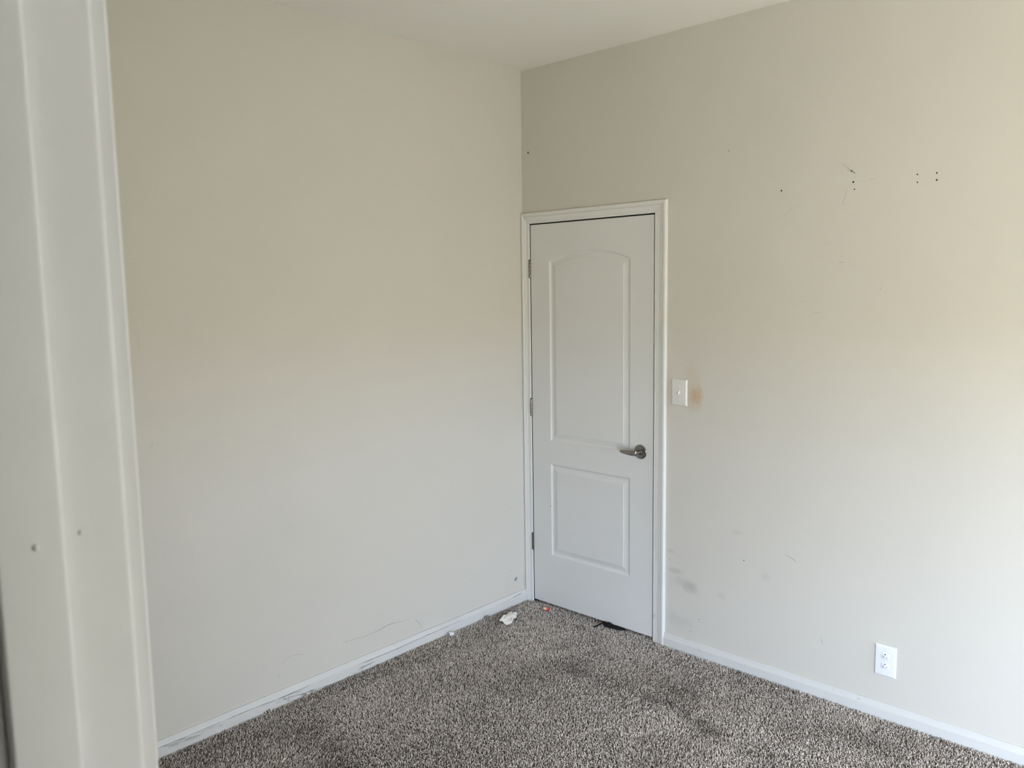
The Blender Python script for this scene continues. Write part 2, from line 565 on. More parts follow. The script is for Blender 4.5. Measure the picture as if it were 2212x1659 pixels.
def wall_material(name, base, stains=()):
    g = NG(name)
    p = g.pos()
    big = g.noise(1.3, 3, 0.55, p)
    col = g.mix(g.maprange(big, 0.35, 0.7), tuple(c * 0.985 for c in base), tuple(min(1, c * 1.015) for c in base))
    for (c, rx, rz, a, kind) in stains:
        mp = g.n('Mapping', vector_type='TEXTURE')
        g.put(mp.inputs['Vector'], p)
        mp.inputs['Location'].default_value = (c[0], 0, c[1])
        mp.inputs['Scale'].default_value = (rx, 0.3, rz)
        ln = g.n('VectorMath', operation='LENGTH')
        g.put(ln.inputs[0], mp.outputs[0])
        d = g.math('ADD', ln.outputs['Value'], g.math('MULTIPLY', g.math('SUBTRACT', g.noise(38, 3, 0.6, p), 0.5), 1.1))
        f = g.math('MULTIPLY', g.maprange(d, 0.15, 1.35, a, 0.0, True), 0.8)
        col = g.mix(f, col, STAIN_COL if kind else GRIME_COL)
    orange_peel = g.math('ADD', g.noise(260, 2, 0.5, p), g.math('MULTIPLY', g.noise(35, 2, 0.5, p), 1.2))
    g.bsdf(col, 0.62, normal=g.bump(orange_peel, 0.0006, 0.35), spec=0.35)
    return g.m


m_wall_back = wall_material('wall_paint_door_side', WALL, STAINW)
m_wall = wall_material('wall_paint', WALL)
m_ceiling = wall_material('ceiling_paint', (0.90, 0.88, 0.83))

g = NG('trim_paint')
p = g.pos()
g.bsdf(g.mix(g.maprange(g.noise(3, 3, 0.6, p), 0.3, 0.7), (0.735, 0.722, 0.690), (0.765, 0.752, 0.720)), 0.38,
       normal=g.bump(g.noise(90, 2, 0.5, p), 0.0004, 0.3), spec=0.45)
m_trim = g.m

g = NG('jamb_paint')
p = g.pos()
g.bsdf(g.mix(g.maprange(g.noise(3, 3, 0.6, p), 0.3, 0.7), (0.70, 0.705, 0.715), (0.725, 0.73, 0.74)), 0.36,
       normal=g.bump(g.noise(90, 2, 0.5, p), 0.0004, 0.3), spec=0.5)
m_jamb = g.m

g = NG('baseboard_paint')
p = g.pos()
mp = g.n('Mapping')
g.put(mp.inputs['Vector'], p)
mp.inputs['Scale'].default_value = (9, 9, 60)
drt = g.maprange(g.noise(1.0, 5, 0.65, mp.outputs[0]), 0.60, 0.80, 0.0, 0.28)
g.bsdf(g.mix(drt, (0.655, 0.640, 0.612), (0.33, 0.325, 0.32)), 0.42, normal=g.bump(g.noise(80, 2, 0.5, p), 0.0005, 0.3), spec=0.4)
m_base = g.m

g = NG('door_paint')
p = g.pos()
mp = g.n('Mapping')
g.put(mp.inputs['Vector'], p)
mp.inputs['Scale'].default_value = (60, 60, 2.5)
g.bsdf(g.mix(g.maprange(g.noise(2.2, 3, 0.6, p), 0.3, 0.7), (0.705, 0.692, 0.668), (0.725, 0.712, 0.688)), 0.42,
       normal=g.bump(g.math('ADD', g.noise(14, 4, 0.6, mp.outputs[0]), g.noise(300, 1, 0.5, p)), 0.0004, 0.25), spec=0.4)
m_door = g.m

g = NG('dark_gap')
g.bsdf(g.mix(g.noise(20, 2, 0.5, g.pos()), (0.03, 0.028, 0.025), (0.05, 0.046, 0.04)), 0.9)
m_dark = g.m

g = NG('satin_nickel')
p = g.pos()
g.bsdf(g.mix(g.noise(40, 3, 0.6, p), (0.23, 0.215, 0.19), (0.30, 0.28, 0.25)), g.maprange(g.noise(120, 2, 0.5, p), 0.3, 0.7, 0.26, 0.36), 1.0)
m_nickel = g.m

g = NG('hinge_steel')
p = g.pos()
g.bsdf(g.mix(g.noise(60, 3, 0.6, p), (0.20, 0.18, 0.15), (0.27, 0.245, 0.21)), 0.22, 1.0)
m_hinge = g.m

g = NG('ivory_plastic')
g.bsdf(g.mix(g.noise(30, 2, 0.5, g.pos()), (0.70, 0.685, 0.63), (0.73, 0.715, 0.66)), 0.3)
m_ivory = g.m
g = NG('white_plastic')
g.bsdf(g.mix(g.noise(30, 2, 0.5, g.pos()), (0.79, 0.79, 0.79), (0.82, 0.82, 0.82)), 0.28)
m_white = g.m


def ribbon_material(name, color, rough=0.8, breakup=120):
    g = NG(name)
    at = g.n('Attribute', attribute_name='fade')
    p = g.pos()
    nz = g.maprange(g.noise(breakup, 3, 0.65, p), 0.36, 0.6, 0.35, 1.0)
    f = g.math('MULTIPLY', at.outputs['Fac'], nz, clamp=True)
    tr = g.n('BsdfTransparent')
    df = g.n('BsdfPrincipled')
    g.put(df.inputs['Base Color'], color)
    df.inputs['Roughness'].default_value = rough
    mx = g.n('MixShader')
    g.put(mx.inputs[0], f)
    g.put(mx.inputs[1], tr.outputs[0])
    g.put(mx.inputs[2], df.outputs[0])
    g.t.links.new(mx.outputs[0], g.out.inputs[0])
    return g.m


m_scuff = ribbon_material('scuff_black', (0.045, 0.043, 0.045))
m_chip = ribbon_material('chip_white', (0.85, 0.83, 0.80))
m_smear = ribbon_material('scuff_smear', (0.12, 0.12, 0.125), breakup=160)

# carpet yarn
g = NG('carpet_yarn')
a_t = g.n('Attribute', attribute_name='tint')
a_s = g.n('Attribute', attribute_name='soil_shade')
rmp = g.n('ValToRGB')
rr = rmp.color_ramp
rr.elements[0].position = 0.0
rr.elements[0].color = (0.15, 0.118, 0.10, 1)
rr.elements[1].position = 1.0
rr.elements[1].color = (0.96, 0.86, 0.785, 1)
for pos_, c in ((0.18, (0.33, 0.282, 0.25)), (0.45, (0.62, 0.54, 0.485)), (0.72, (0.84, 0.745, 0.68))):
    e = rr.elements.new(pos_)
    e.color = c + (1,)
g.put(rmp.inputs[0], a_t.outputs['Fac'])
p = g.pos()
patch = g.maprange(g.noise(3.0, 4, 0.6, p), 0.3, 0.7, 0.93, 1.07)
col = g.mix(1.0, rmp.outputs[0], patch, 'MULTIPLY')
sep = g.n('SeparateColor')
g.put(sep.inputs[0], a_s.outputs['Color'])
col = g.mix(sep.outputs[0], col, (0.075, 0.058, 0.045))
col = g.mix(sep.outputs[1], col, (0.20, 0.10, 0.085))
col = g.mix(sep.outputs[2], col, (0.20, 0.155, 0.095))
g.bsdf(col, 0.85, spec=0.25)
m_yarn = g.m
g = NG('carpet_backing')
g.bsdf(g.mix(g.noise(300, 2, 0.6, g.pos()), (0.07, 0.058, 0.048), (0.16, 0.135, 0.115)), 0.95, spec=0.1)
m_backing = g.m


# ------------------------------------------------------------------ setting: floor, walls, ceiling
def structure(o, label, cat):
    return tag(o, label, cat, kind='structure')


bm = bmesh.new()
add_box(bm, -0.11, EX + 0.12, WB, 0.55, FZ - 0.06, FZ)
add_box(bm, 1.6, HX1 + 0.1, -4.6, WB, FZ - 0.06, FZ)
floor = bm_obj('floor', bm, m_backing)
structure(floor, 'brown backing of the wall to wall carpet under the speckled pile', 'floor')
bm = bmesh.new()
add_box(bm, -0.11, EX + 0.12, WB, 0.55, H, H + 0.1)
add_box(bm, 1.6, HX1 + 0.1, -4.6, WB, H, H + 0.1)
ceiling = bm_obj('ceiling', bm, m_ceiling)
structure(ceiling, 'plain cream white painted ceiling above the corner', 'ceiling')
wall_left = box_obj('wall_left', (-0.115, 0.0, WB, 0.115, FZ, H), m_wall)
structure(wall_left, 'warm grey beige painted wall left of the corner, scuffed near its baseboard', 'wall')

LX0, LX1, LZ0, LZ1 = 0.0576, 0.8204, 0.0137, 2.0437     # door leaf
JT = 0.018
OX0, OX1, OZ1 = LX0 - 0.003 - JT, LX1 + 0.004 + JT, LZ1 + 0.004 + JT
bm = bmesh.new()
# front and back faces of the wall with the door opening, plus the reveals
def wall_with_hole(bm, axis, a0, a1, z0, z1, h0, h1, hz0, hz1, c0, c1):
    """wall slab between c0 and c1; long direction a; hole h0..h1 x hz0..hz1."""
    def P(a, c, z):
        return (a, c, z) if axis == 'x' else (c, a, z)
    xs = [a0, h0, h1, a1]
    zs = [z0, hz0, hz1, z1] if hz0 > z0 + 1e-6 else [z0, hz1, z1]
    hole_row = 1 if hz0 > z0 + 1e-6 else 0
    vv = {}
    for i, x in enumerate(xs):
        for j, z in enumerate(zs):
            for k, c in enumerate((c0, c1)):
                vv[i, j, k] = bm.verts.new(P(x, c, z))
    for i in range(len(xs) - 1):
        for j in range(len(zs) - 1):
            if i == 1 and j == hole_row:
                continue
            for k in (0, 1):
                bm.faces.new((vv[i, j, k], vv[i + 1, j, k], vv[i + 1, j + 1, k], vv[i, j + 1, k]))
    def q(a, b):
        bm.faces.new((vv[a + (0,)], vv[b + (0,)], vv[b + (1,)], vv[a + (1,)]))
    nx, nz = len(xs) - 1, len(zs) - 1
    for i in range(nx):
        if not (i == 1 and hole_row == 0):
            q((i, 0), (i + 1, 0))
        q((i, nz), (i + 1, nz))
    for j in range(nz):
        q((0, j), (0, j + 1))
        q((nx, j), (nx, j + 1))
    q((1, hole_row), (1, hole_row + 1))
    q((2, hole_row), (2, hole_row + 1))
    q((1, hole_row + 1), (2, hole_row + 1))
    if hole_row:
        q((1, hole_row), (2, hole_row))


wall_with_hole(bm, 'x', 0.0, EX + 0.12, FZ, H, OX0, OX1, FZ, OZ1, 0.0, 0.115)
wall_back = bm_obj('wall_back', bm, m_wall_back)
structure(wall_back, 'warm grey beige painted wall around the white door, nail holes and stains on it', 'wall')

bm = bmesh.new()
wall_with_hole(bm, 'y', WB, 0.0, FZ, H, WY0, WY1, WZ0, WZ1, EX, EX + 0.12)
wall_right = bm_obj('wall_right', bm, m_wall)
structure(wall_right, 'window wall of the room to the right of the photograph', 'wall')

JX = CX - 0.475            # face of the near jamb
JX2 = JX + 0.80
bm = bmesh.new()
wall_with_hole(bm, 'x', -0.115, HX1, FZ, H, JX - JT, JX2 + JT, FZ, 2.062, WB, WF)
wall_with_hole(bm, 'x', HX1, EX + 0.12, FZ, H, SX0, SX1, SZ0, SZ1, WB, WF)
wall_front = bm_obj('wall_front', bm, m_wall)
structure(wall_front, 'painted wall holding the doorway the photograph looks through', 'wall')

# added closet shell and the hall beyond the two doorways so that nothing is open to the sky
bm = bmesh.new()
add_box(bm, -0.115, 1.15, 0.50, 0.55, FZ, H)
add_box(bm, -0.115, -0.06, 0.115, 0.50, FZ, H)
add_box(bm, 1.10, 1.15, 0.115, 0.50, FZ, H)
structure(bm_obj('wall_added_shell', bm, m_wall), 'unseen walls added behind the closed white door to block leaking daylight', 'wall')
bm = bmesh.new()
add_box(bm, 1.6, HX1 + 0.1, -4.6, -4.5, FZ, H)
add_box(bm, 1.6, 1.7, -4.5, WB, FZ, H)
add_box(bm, HX1, HX1 + 0.1, -4.5, WB, FZ, H)
structure(bm_obj('wall_hall', bm, m_wall), 'hall walls behind the doorway the photograph looks through', 'wall')

# ------------------------------------------------------------------ window (outside the frame, gives the daylight)
win = empty('window_1', (EX + 0.06, (WY0 + WY1) / 2, WZ0))
structure(win, 'white framed window in the wall to the right, source of the daylight', 'window')
bm = bmesh.new()
for b in ((WY0, WY0 + 0.05, WZ0, WZ1), (WY1 - 0.05, WY1, WZ0, WZ1), (WY0 + 0.05, WY1 - 0.05, WZ0, WZ0 + 0.05),
          (WY0 + 0.05, WY1 - 0.05, WZ1 - 0.05, WZ1)):
    add_box(bm, EX + 0.03, EX + 0.10, b[0], b[1], b[2], b[3], 0.003)
bm_obj('window_frame', bm, m_trim, win, smooth=True)
ym = (WY0 + WY1) / 2
box_obj('mullion', (EX + 0.04, EX + 0.09, ym - 0.025, ym + 0.025, WZ0 + 0.05, WZ1 - 0.05), m_trim, win, 0.003)
box_obj('window_sill', (EX - 0.03, EX + 0.03, WY0 - 0.03, WY1 + 0.03, WZ0 - 0.02, WZ0), m_trim, win, 0.004)
g = NG('window_glass')
tr = g.n('BsdfTransparent')
tr.inputs[0].default_value = (0.95, 0.97, 0.96, 1)
gl = g.n('BsdfGlossy')
gl.inputs['Roughness'].default_value = 0.02
mx = g.n('MixShader')
mx.inputs[0].default_value = 0.06
g.put(mx.inputs[1], tr.outputs[0])
g.put(mx.inputs[2], gl.outputs[0])
g.t.links.new(mx.outputs[0], g.out.inputs[0])
m_glass = g.m
box_obj('pane', (EX + 0.06, EX + 0.064, WY0 + 0.05, ym - 0.025, WZ0 + 0.05, WZ1 - 0.05), m_glass, win)
box_obj('pane', (EX + 0.06, EX + 0.064, ym + 0.025, WY1 - 0.05, WZ0 + 0.05, WZ1 - 0.05), m_glass, win)

xm = (SX0 + SX1) / 2
added_win = empty('added_window', (xm, WF - 0.06, SZ0))  # unseen window, added to send more daylight onto the door wall
structure(added_win, 'unseen white framed window added beside the near doorway to brighten the door wall, outside the photograph', 'window')
bm = bmesh.new()
for q0, q1, r0, r1 in ((SX0, SX0 + 0.05, SZ0, SZ1), (SX1 - 0.05, SX1, SZ0, SZ1), (SX0 + 0.05, SX1 - 0.05, SZ0, SZ0 + 0.05),
                       (SX0 + 0.05, SX1 - 0.05, SZ1 - 0.05, SZ1)):
    add_box(bm, q0, q1, WF - 0.10, WF - 0.03, r0, r1, 0.003)
bm_obj('window_frame', bm, m_trim, added_win, smooth=True)
box_obj('mullion', (xm - 0.025, xm + 0.025, WF - 0.09, WF - 0.04, SZ0 + 0.05, SZ1 - 0.05), m_trim, added_win, 0.003)
box_obj('window_sill', (SX0 - 0.03, SX1 + 0.03, WF - 0.03, WF + 0.03, SZ0 - 0.02, SZ0), m_trim, added_win, 0.004)
box_obj('pane', (SX0 + 0.05, xm - 0.025, WF - 0.064, WF - 0.06, SZ0 + 0.05, SZ1 - 0.05), m_glass, added_win)
box_obj('pane', (xm + 0.025, SX1 - 0.05, WF - 0.064, WF - 0.06, SZ0 + 0.05, SZ1 - 0.05), m_glass, added_win)


# ------------------------------------------------------------------ baseboards
HB, HS = 0.0600, 0.0366
PROF = [(0.0, FZ), (0.0140, FZ), (0.0140, HS - 0.0012), (0.0132, HS), (0.0118, HS + 0.0004), (0.0116, HS + 0.0016),
        (0.0108, HS + 0.004), (0.0092, HS + 0.009), (0.0078, HS + 0.014), (0.0068, HB - 0.004), (0.0062, HB - 0.0012), (0.0048, HB), (0.0, HB)]


def baseboard(name, along, a0, a1, origin_sign, wall_c, label):
    """along 'x': wall plane y=wall_c, board sticks out by origin_sign; along 'y': wall plane x=wall_c."""
    bm = bmesh.new()
    rings = []
    n = max(2, int(abs(a1 - a0) / 0.1))
    rr_ = random.Random(3)
    for i in range(n + 1):
        a = a0 + (a1 - a0) * i / n
        w = rr_.uniform(-0.0006, 0.0006)
        ring = []
        for t, z in PROF:
            d = wall_c + origin_sign * (t + (w if t > 0 else 0))
            ring.append(bm.verts.new((a, d, z) if along == 'x' else (d, a, z)))
        rings.append(ring)
    m = len(PROF)
    for r0, r1 in zip(rings, rings[1:]):
        for k in range(m):
            bm.faces.new((r0[k], r0[(k + 1) % m], r1[(k + 1) % m], r1[k]))
    bm.faces.new(rings[0])
    bm.faces.new(rings[-1][::-1])
    o = bm_obj(name, bm, m_base, smooth=True, sharp=28)
    return structure(o, label, 'baseboard')


base_left = baseboard('baseboard_left', 'y', -0.0175, WF, 1, 0.0, 'white baseboard along the left wall with black scuff line and smears')
base_back = baseboard('baseboard_back', 'x', 0.8935, EX, -1, 0.0, 'white baseboard along the wall right of the door')
base_right = baseboard('baseboard_right', 'y', -0.015, WF, -1, EX, 'white baseboard under the window, outside the photograph')

# ------------------------------------------------------------------ door casing (trim_1)
CAS = [(0.0, 0.0), (0.0, 0.0060), (0.012, 0.0074), (0.03, 0.0082), (0.145, 0.0086), (0.155, 0.0072), (0.172, 0.0070), (0.182, 0.0082),
       (0.21, 0.0086), (0.32, 0.0082), (0.45, 0.0088), (0.54, 0.0108), (0.585, 0.0124), (0.600, 0.0124), (0.612, 0.0100), (0.655, 0.0100), (0.668, 0.0128),
       (0.70, 0.0146), (0.76, 0.0154), (0.80, 0.0166), (0.90, 0.0170), (0.955, 0.0162), (0.985, 0.0140), (1.0, 0.0105), (1.0, 0.0)]


def casing_side(name, x_in, x_out, z0, z_in, wh, parent, mat):
    bm = bmesh.new()
    b, t = [], []
    for f, d in CAS:
        x = x_in + (x_out - x_in) * f
        b.append(bm.verts.new((x, -d, z0)))
        t.append(bm.verts.new((x, -d, z_in + wh * f)))
    m = len(CAS)
    for k in range(m):
        bm.faces.new((b[k], b[(k + 1) % m], t[(k + 1) % m], t[k]))
    bm.faces.new(b)
    bm.faces.new(t[::-1])
    return bm_obj(name, bm, mat, parent, smooth=True, sharp=24)


def casing_head(name, xi0, xo0, xi1, xo1, z_in, wh, parent, mat):
    bm = bmesh.new()
    a, c = [], []
    for f, d in CAS:
        z = z_in + wh * f
        a.append(bm.verts.new((xi0 + (xo0 - xi0) * f, -d, z)))
        c.append(bm.verts.new((xi1 + (xo1 - xi1) * f, -d, z)))
    m = len(CAS)
    for k in range(m):
        bm.faces.new((a[k], a[(k + 1) % m], c[(k + 1) % m], c[k]))
    bm.faces.new(a)
    bm.faces.new(c[::-1])
    return bm_obj(name, bm, mat, parent, smooth=True, sharp=24)


XI0, XO0, XI1, XO1 = LX0 - 0.0065, 0.0012, LX1 + 0.0075, 0.8929
ZI, ZW = LZ1 + 0.0065, 2.1062 - LZ1 - 0.0065
trim = empty('trim_1', (0.44, 0, 0))
structure(trim, 'white moulded casing around the closed door, squeezed into the corner on its left', 'trim')
casing_side('side_casing', XI0, XO0, FZ, ZI, ZW, trim, m_trim)
casR = casing_side('side_casing', XI1, XO1, FZ, ZI, ZW, trim, m_trim)
casing_head('head_casing', XI0 + 0.0001, XO0 + 0.0001, XI1 - 0.0001, XO1 - 0.0001, ZI + 0.0003, ZW, trim, m_trim)
bm = bmesh.new()
add_box(bm, OX0, LX0 - 0.003, 0.0002, 0.115, FZ, OZ1 - JT, 0.0008, 1)
add_box(bm, LX1 + 0.004, OX1, 0.0002, 0.115, FZ, OZ1 - JT, 0.0008, 1)
add_box(bm, OX0, OX1, 0.0002, 0.115, OZ1 - JT, OZ1, 0.0008, 1)
add_box(bm, LX0 - 0.003, LX0 + 0.009, 0.041, 0.07, FZ, OZ1 - JT)
add_box(bm, LX1 - 0.008, LX1 + 0.004, 0.041, 0.07, FZ, OZ1 - JT)
add_box(bm, LX0 + 0.009, LX1 - 0.008, 0.041, 0.07, OZ1 - JT - 0.012, OZ1 - JT)
bm_obj('jamb', bm, m_dark, trim)  # near-black colour paints the shade of the gap onto the jamb

# ------------------------------------------------------------------ door_1
door = empty('door_1', ((LX0 + LX1) / 2, 0.0, LZ0))
structure(door, 'closed white two panel door with an arched upper panel, beside the corner', 'door')
YF, YB = -0.0015, 0.0335
MOULD = [(0, 0), (0.0015, 0.0008), (0.0035, 0.0030), (0.0065, 0.0052), (0.0105, 0.0068), (0.0145, 0.0074), (0.0180, 0.0070), (0.0225, 0.0060),
         (0.0360, 0.0024), (0.0385, 0.0020), (0.0395, 0.0008), (0.0415, 0.0004)]
N_ARC = 28


def outline(x0, x1, z0, z1, d, arch=None):
    """counter-clockwise from bottom-left; arch = (cx, cz, R)."""
    pts = [(x0 + d, z0 + d), (x1 - d, z0 + d)]
    if arch:
        cx, cz, R = arch
        r = R - d
        xa, xb = x1 - d, x0 + d
        for i in range(N_ARC + 1):
            x = xa + (xb - xa) * i / N_ARC
            pts.append((x, cz + math.sqrt(r * r - (x - cx) ** 2)))
    else:
        pts += [(x1 - d, z1 - d), (x0 + d, z1 - d)]
    return pts


def moulded_panel(bm, args):
    rings = []
    for d, dep in MOULD:
        rings.append([bm.verts.new((x, YF + dep, z)) for x, z in outline(*args[:4], d, args[4])])
    for r0, r1 in zip(rings, rings[1:]):
        n = len(r0)
        for k in range(n):
            bm.faces.new((r0[k], r0[(k + 1) % n], r1[(k + 1) % n], r1[k]))
    last = rings[-1]
    if args[4]:
        # field: strips between arc points and bottom edge
        top = last[2:]
        bot = [last[1]]
        for i in range(1, len(top) - 1):
            bot.append(bm.verts.new((top[i].co.x, top[i].co.y, last[0].co.z)))
        bot.append(last[0])
        for i in range(len(top) - 1):
            bm.faces.new((bot[i], top[i], top[i + 1], bot[i + 1]))
    else:
        bm.faces.new(last)
    return rings[0]


bm = bmesh.new()
PX0, PX1 = 0.1835, 0.6885
ARCH = ((PX0 + PX1) / 2, 1.903 - 0.655, 0.655)
UP = (PX0, PX1, 0.912, 0, ARCH)
LO = (PX0, PX1, 0.2885, 0.787, None)
ru = moulded_panel(bm, UP)
rl = moulded_panel(bm, LO)


def V(x, z, y=YF):
    return bm.verts.new((x, y, z))


def quad(x0, x1, z0, z1):
    bm.faces.new((V(x0, z0), V(x1, z0), V(x1, z1), V(x0, z1)))


zl = UP[2]
zs_l = ru[-1].co.z
zs_r = ru[2].co.z
quad(LX0, PX0, LZ0, LO[2])
quad(PX0, PX1, LZ0, LO[2])
quad(PX1, LX1, LZ0, LO[2])
quad(LX0, PX0, LO[2], LO[3])
quad(PX1, LX1, LO[2], LO[3])
quad(LX0, PX0, LO[3], UP[2])
quad(PX0, PX1, LO[3], UP[2])
quad(PX1, LX1, LO[3], UP[2])
quad(LX0, PX0, UP[2], zs_l)
quad(PX1, LX1, UP[2], zs_r)
quad(LX0, PX0, zs_l, LZ1)
quad(PX1, LX1, zs_r, LZ1)
top = [v.co.copy() for v in ru[2:]]
for a, b in zip(top, top[1:]):
    bm.faces.new((V(b.x, b.z), V(a.x, a.z), V(a.x, LZ1), V(b.x, LZ1)))
# edges and back of the leaf
c = [(LX0, LZ0), (LX1, LZ0), (LX1, LZ1), (LX0, LZ1)]
for i in range(4):
    (xa, za), (xb, zb) = c[i], c[(i + 1) % 4]
    bm.faces.new((V(xa, za), V(xb, zb), V(xb, zb, YB), V(xa, za, YB)))
bm.faces.new([V(x, z, YB) for x, z in c])
bmesh.ops.remove_doubles(bm, verts=bm.verts[:], dist=0.00005)
leaf = bm_obj('door_leaf', bm, m_door, door, smooth=True, sharp=9)

for zc in (1.8170, 1.0814, 0.3405):
    hg = empty('hinge', (0.0527, -0.0060, zc))
    hg.parent = door
    hg.location = Vector((0.0527, -0.0060, zc)) - door.location
    bpy.context.view_layer.update()
    bm = bmesh.new()
    hh = 0.0455
    seg = 2 * hh / 5
    for i in range(5):
        z0 = -hh + seg * i
        lathe(bm, [(z0 + 0.0004, 0.0), (z0 + 0.0004, 0.0056), (z0 + 0.0010, 0.0062), (z0 + seg - 0.0010, 0.0062), (z0 + seg - 0.0004, 0.0056), (z0 + seg - 0.0004, 0)],
              (0, 0, 0), (0, 0, 1), 14)
    kn = bm_obj('knuckle', bm, m_hinge, None, smooth=True)
    kn.parent = hg
    bm = bmesh.new()
    lathe(bm, [(-hh - 0.003, 0), (-hh - 0.0025, 0.003), (-hh, 0.0045), (hh, 0.0045), (hh + 0.0025, 0.004), (hh + 0.0035, 0)], (0, 0, 0), (0, 0, 1), 12)
    pn = bm_obj('pin', bm, m_dark, None, smooth=True)
    pn.parent = hg
    bm = bmesh.new()
    add_box(bm, 0.0, 0.0052, 0.0022, 0.0050, -hh + 0.001, hh - 0.001, 0.0004, 1)
    pl = bm_obj('hinge_plate', bm, m_nickel, None)
    pl.parent = hg

# lever handle
HX, HZ = 0.7510, 0.9250
hd = empty('lever_handle')
hd.parent = door
hd.location = Vector((HX, YF, HZ)) - door.location
bm = bmesh.new()
lathe(bm, [(0.0, 0.0), (0.0, 0.0345), (0.0025, 0.0350), (0.0045, 0.0338), (0.0056, 0.0310), (0.0064, 0.0250), (0.0070, 0.0165), (0.0080, 0.0132), (0.0135, 0.0122),
           (0.0160, 0.0112), (0.0160, 0.0)], (0, 0, 0), (0, -1, 0), 48)
ro = bm_obj('rosette', bm, m_nickel, None, smooth=True, sharp=40)
ro.parent = hd
bm = bmesh.new()
lathe(bm, [(0.0160, 0.0), (0.0160, 0.0098), (0.0260, 0.0094), (0.0275, 0.0080), (0.0285, 0.0094), (0.0420, 0.0096), (0.0580, 0.0096), (0.0610, 0.0080), (0.0615, 0)], (0, 0, 0), (0, -1, 0), 28)
shk = bm_obj('shank', bm, m_nickel, None, smooth=True, sharp=40)
shk.parent = hd
bm = bmesh.new()
st = [(0.0125, -0.049, 0.0020, 0.0050, 0.0085), (0.0095, -0.0505, 0.0022, 0.0072, 0.0118), (0.004, -0.0520, 0.0020, 0.0076, 0.0124), (-0.015, -0.0545, 0.0010, 0.0062, 0.0120),
      (-0.040, -0.0555, 0.0008, 0.0054, 0.0105), (-0.062, -0.0545, 0.0010, 0.0048, 0.0085), (-0.079, -0.0520, 0.0014, 0.0044, 0.0068), (-0.0835, -0.0510, 0.0016, 0.0030, 0.0052)]
rings = []
for (x, y, z, hy, hz) in st:
    ring = []
    for sy, sz in ((-1, -0.72), (-0.72, -1), (0.72, -1), (1, -0.72), (1, 0.72), (0.72, 1), (-0.72, 1), (-1, 0.72)):
        ring.append(bm.verts.new((x, y + hy * sy, z + hz * sz)))
    rings.append(ring)
for r0, r1 in zip(rings, rings[1:]):
    for k in range(8):
        bm.faces.new((r0[k], r0[(k + 1) % 8], r1[(k + 1) % 8], r1[k]))
bm.faces.new(rings[0])
bm.faces.new(rings[-1][::-1])
lv = bm_obj('lever', bm, m_nickel, None, smooth=True, sharp=50)
lv.parent = hd
box_obj('strike_plate', (LX1 + 0.0015, LX1 + 0.0042, 0.001, 0.030, 0.893, 0.960), m_dark, trim)

# ------------------------------------------------------------------ near doorway jamb (trim_2), its profile runs floor to head
jamb = empty('trim_2', (JX, WF, FZ))
structure(jamb, 'blurred white doorway jamb with stop and casing edge at the left side', 'trim')


def vertical_profile(name, prof, z0, z1, mat, parent, sharp=30):
    bm = bmesh.new()
    b = [bm.verts.new((x, y, z0)) for x, y in prof]
    t = [bm.verts.new((x, y, z1)) for x, y in prof]
    m = len(prof)
    for k in range(m):
        bm.faces.new((b[k], b[(k + 1) % m], t[(k + 1) % m], t[k]))
    bm.faces.new(b)
    bm.faces.new(t[::-1])
    return bm_obj(name, bm, mat, parent, smooth=True, sharp=sharp)


def rounded(pts, corners):
    """replace listed corner indices by small arcs: {index: radius}"""
    out = []
    n = len(pts)
    for i, p_ in enumerate(pts):
        if i not in corners:
            out.append(p_)
            continue
        r = corners[i]
        P0 = Vector(p_)
        a = (Vector(pts[i - 1]) - P0).normalized()
        b = (Vector(pts[(i + 1) % n]) - P0).normalized()
        for k in range(6):
            t = k / 5
            q0 = P0 + a * r * (1 - t) ** 2 + b * r * t ** 2
            out.append((q0.x, q0.y))
    return out


zt2 = 2.044
jp = rounded([(JX - JT, WB), (JX, WB), (JX, WF), (JX - JT, WF)], {2: 0.0036, 1: 0.002})
vertical_profile('side_jamb', jp, FZ, zt2, m_jamb, jamb)
sp = rounded([(JX, WF - 0.0362), (JX, WF - 0.070), (JX + 0.0095, WF - 0.070), (JX + 0.0095, WF - 0.0366)], {3: 0.0030, 2: 0.0020})
vertical_profile('door_stop', sp, FZ, zt2 - 0.012, m_jamb, jamb)
cs2 = [(JX - 0.005 - 0.064 * f, WF + (d * 0.85 + 0.0030 if d > 0 else 0)) for f, d in CAS]
vertical_profile('side_casing', cs2, FZ, zt2 + 0.006, m_jamb, jamb, 24)
jp = rounded([(JX2, WB), (JX2 + JT, WB), (JX2 + JT, WF), (JX2, WF)], {3: 0.0026, 0: 0.002})
vertical_profile('side_jamb', jp, FZ, zt2, m_trim, jamb)
vertical_profile('side_casing', [(JX2 + 0.005 + 0.064 * f, WF + max(d, 0) * 0.85) for f, d in CAS], FZ, zt2 + 0.006, m_trim, jamb, 24)
box_obj('head_jamb', (JX - JT, JX2 + JT, WB, WF, zt2, zt2 + JT), m_trim, jamb, 0.001)
box_obj('head_casing', (JX - 0.069, JX2 + 0.069, WF, WF + 0.015, zt2 + 0.006, zt2 + 0.07), m_trim, jamb, 0.003)
# paint drips on stop and jamb
bm = bmesh.new()
for (y, z, r, x) in ((WF - 0.0515, 1.5759, 0.0017, JX + 0.0095), (WF - 0.0259, 1.5765, 0.0014, JX)):
    r_ = bmesh.ops.create_icosphere(bm, subdivisions=2, radius=r)
    bmesh.ops.scale(bm, vec=(0.75, 1, 1.2), verts=r_['verts'])
    bmesh.ops.translate(bm, vec=(x, y, z), verts=r_['verts'])
bm_obj('paint_drip', bm, m_jamb, jamb, smooth=True)


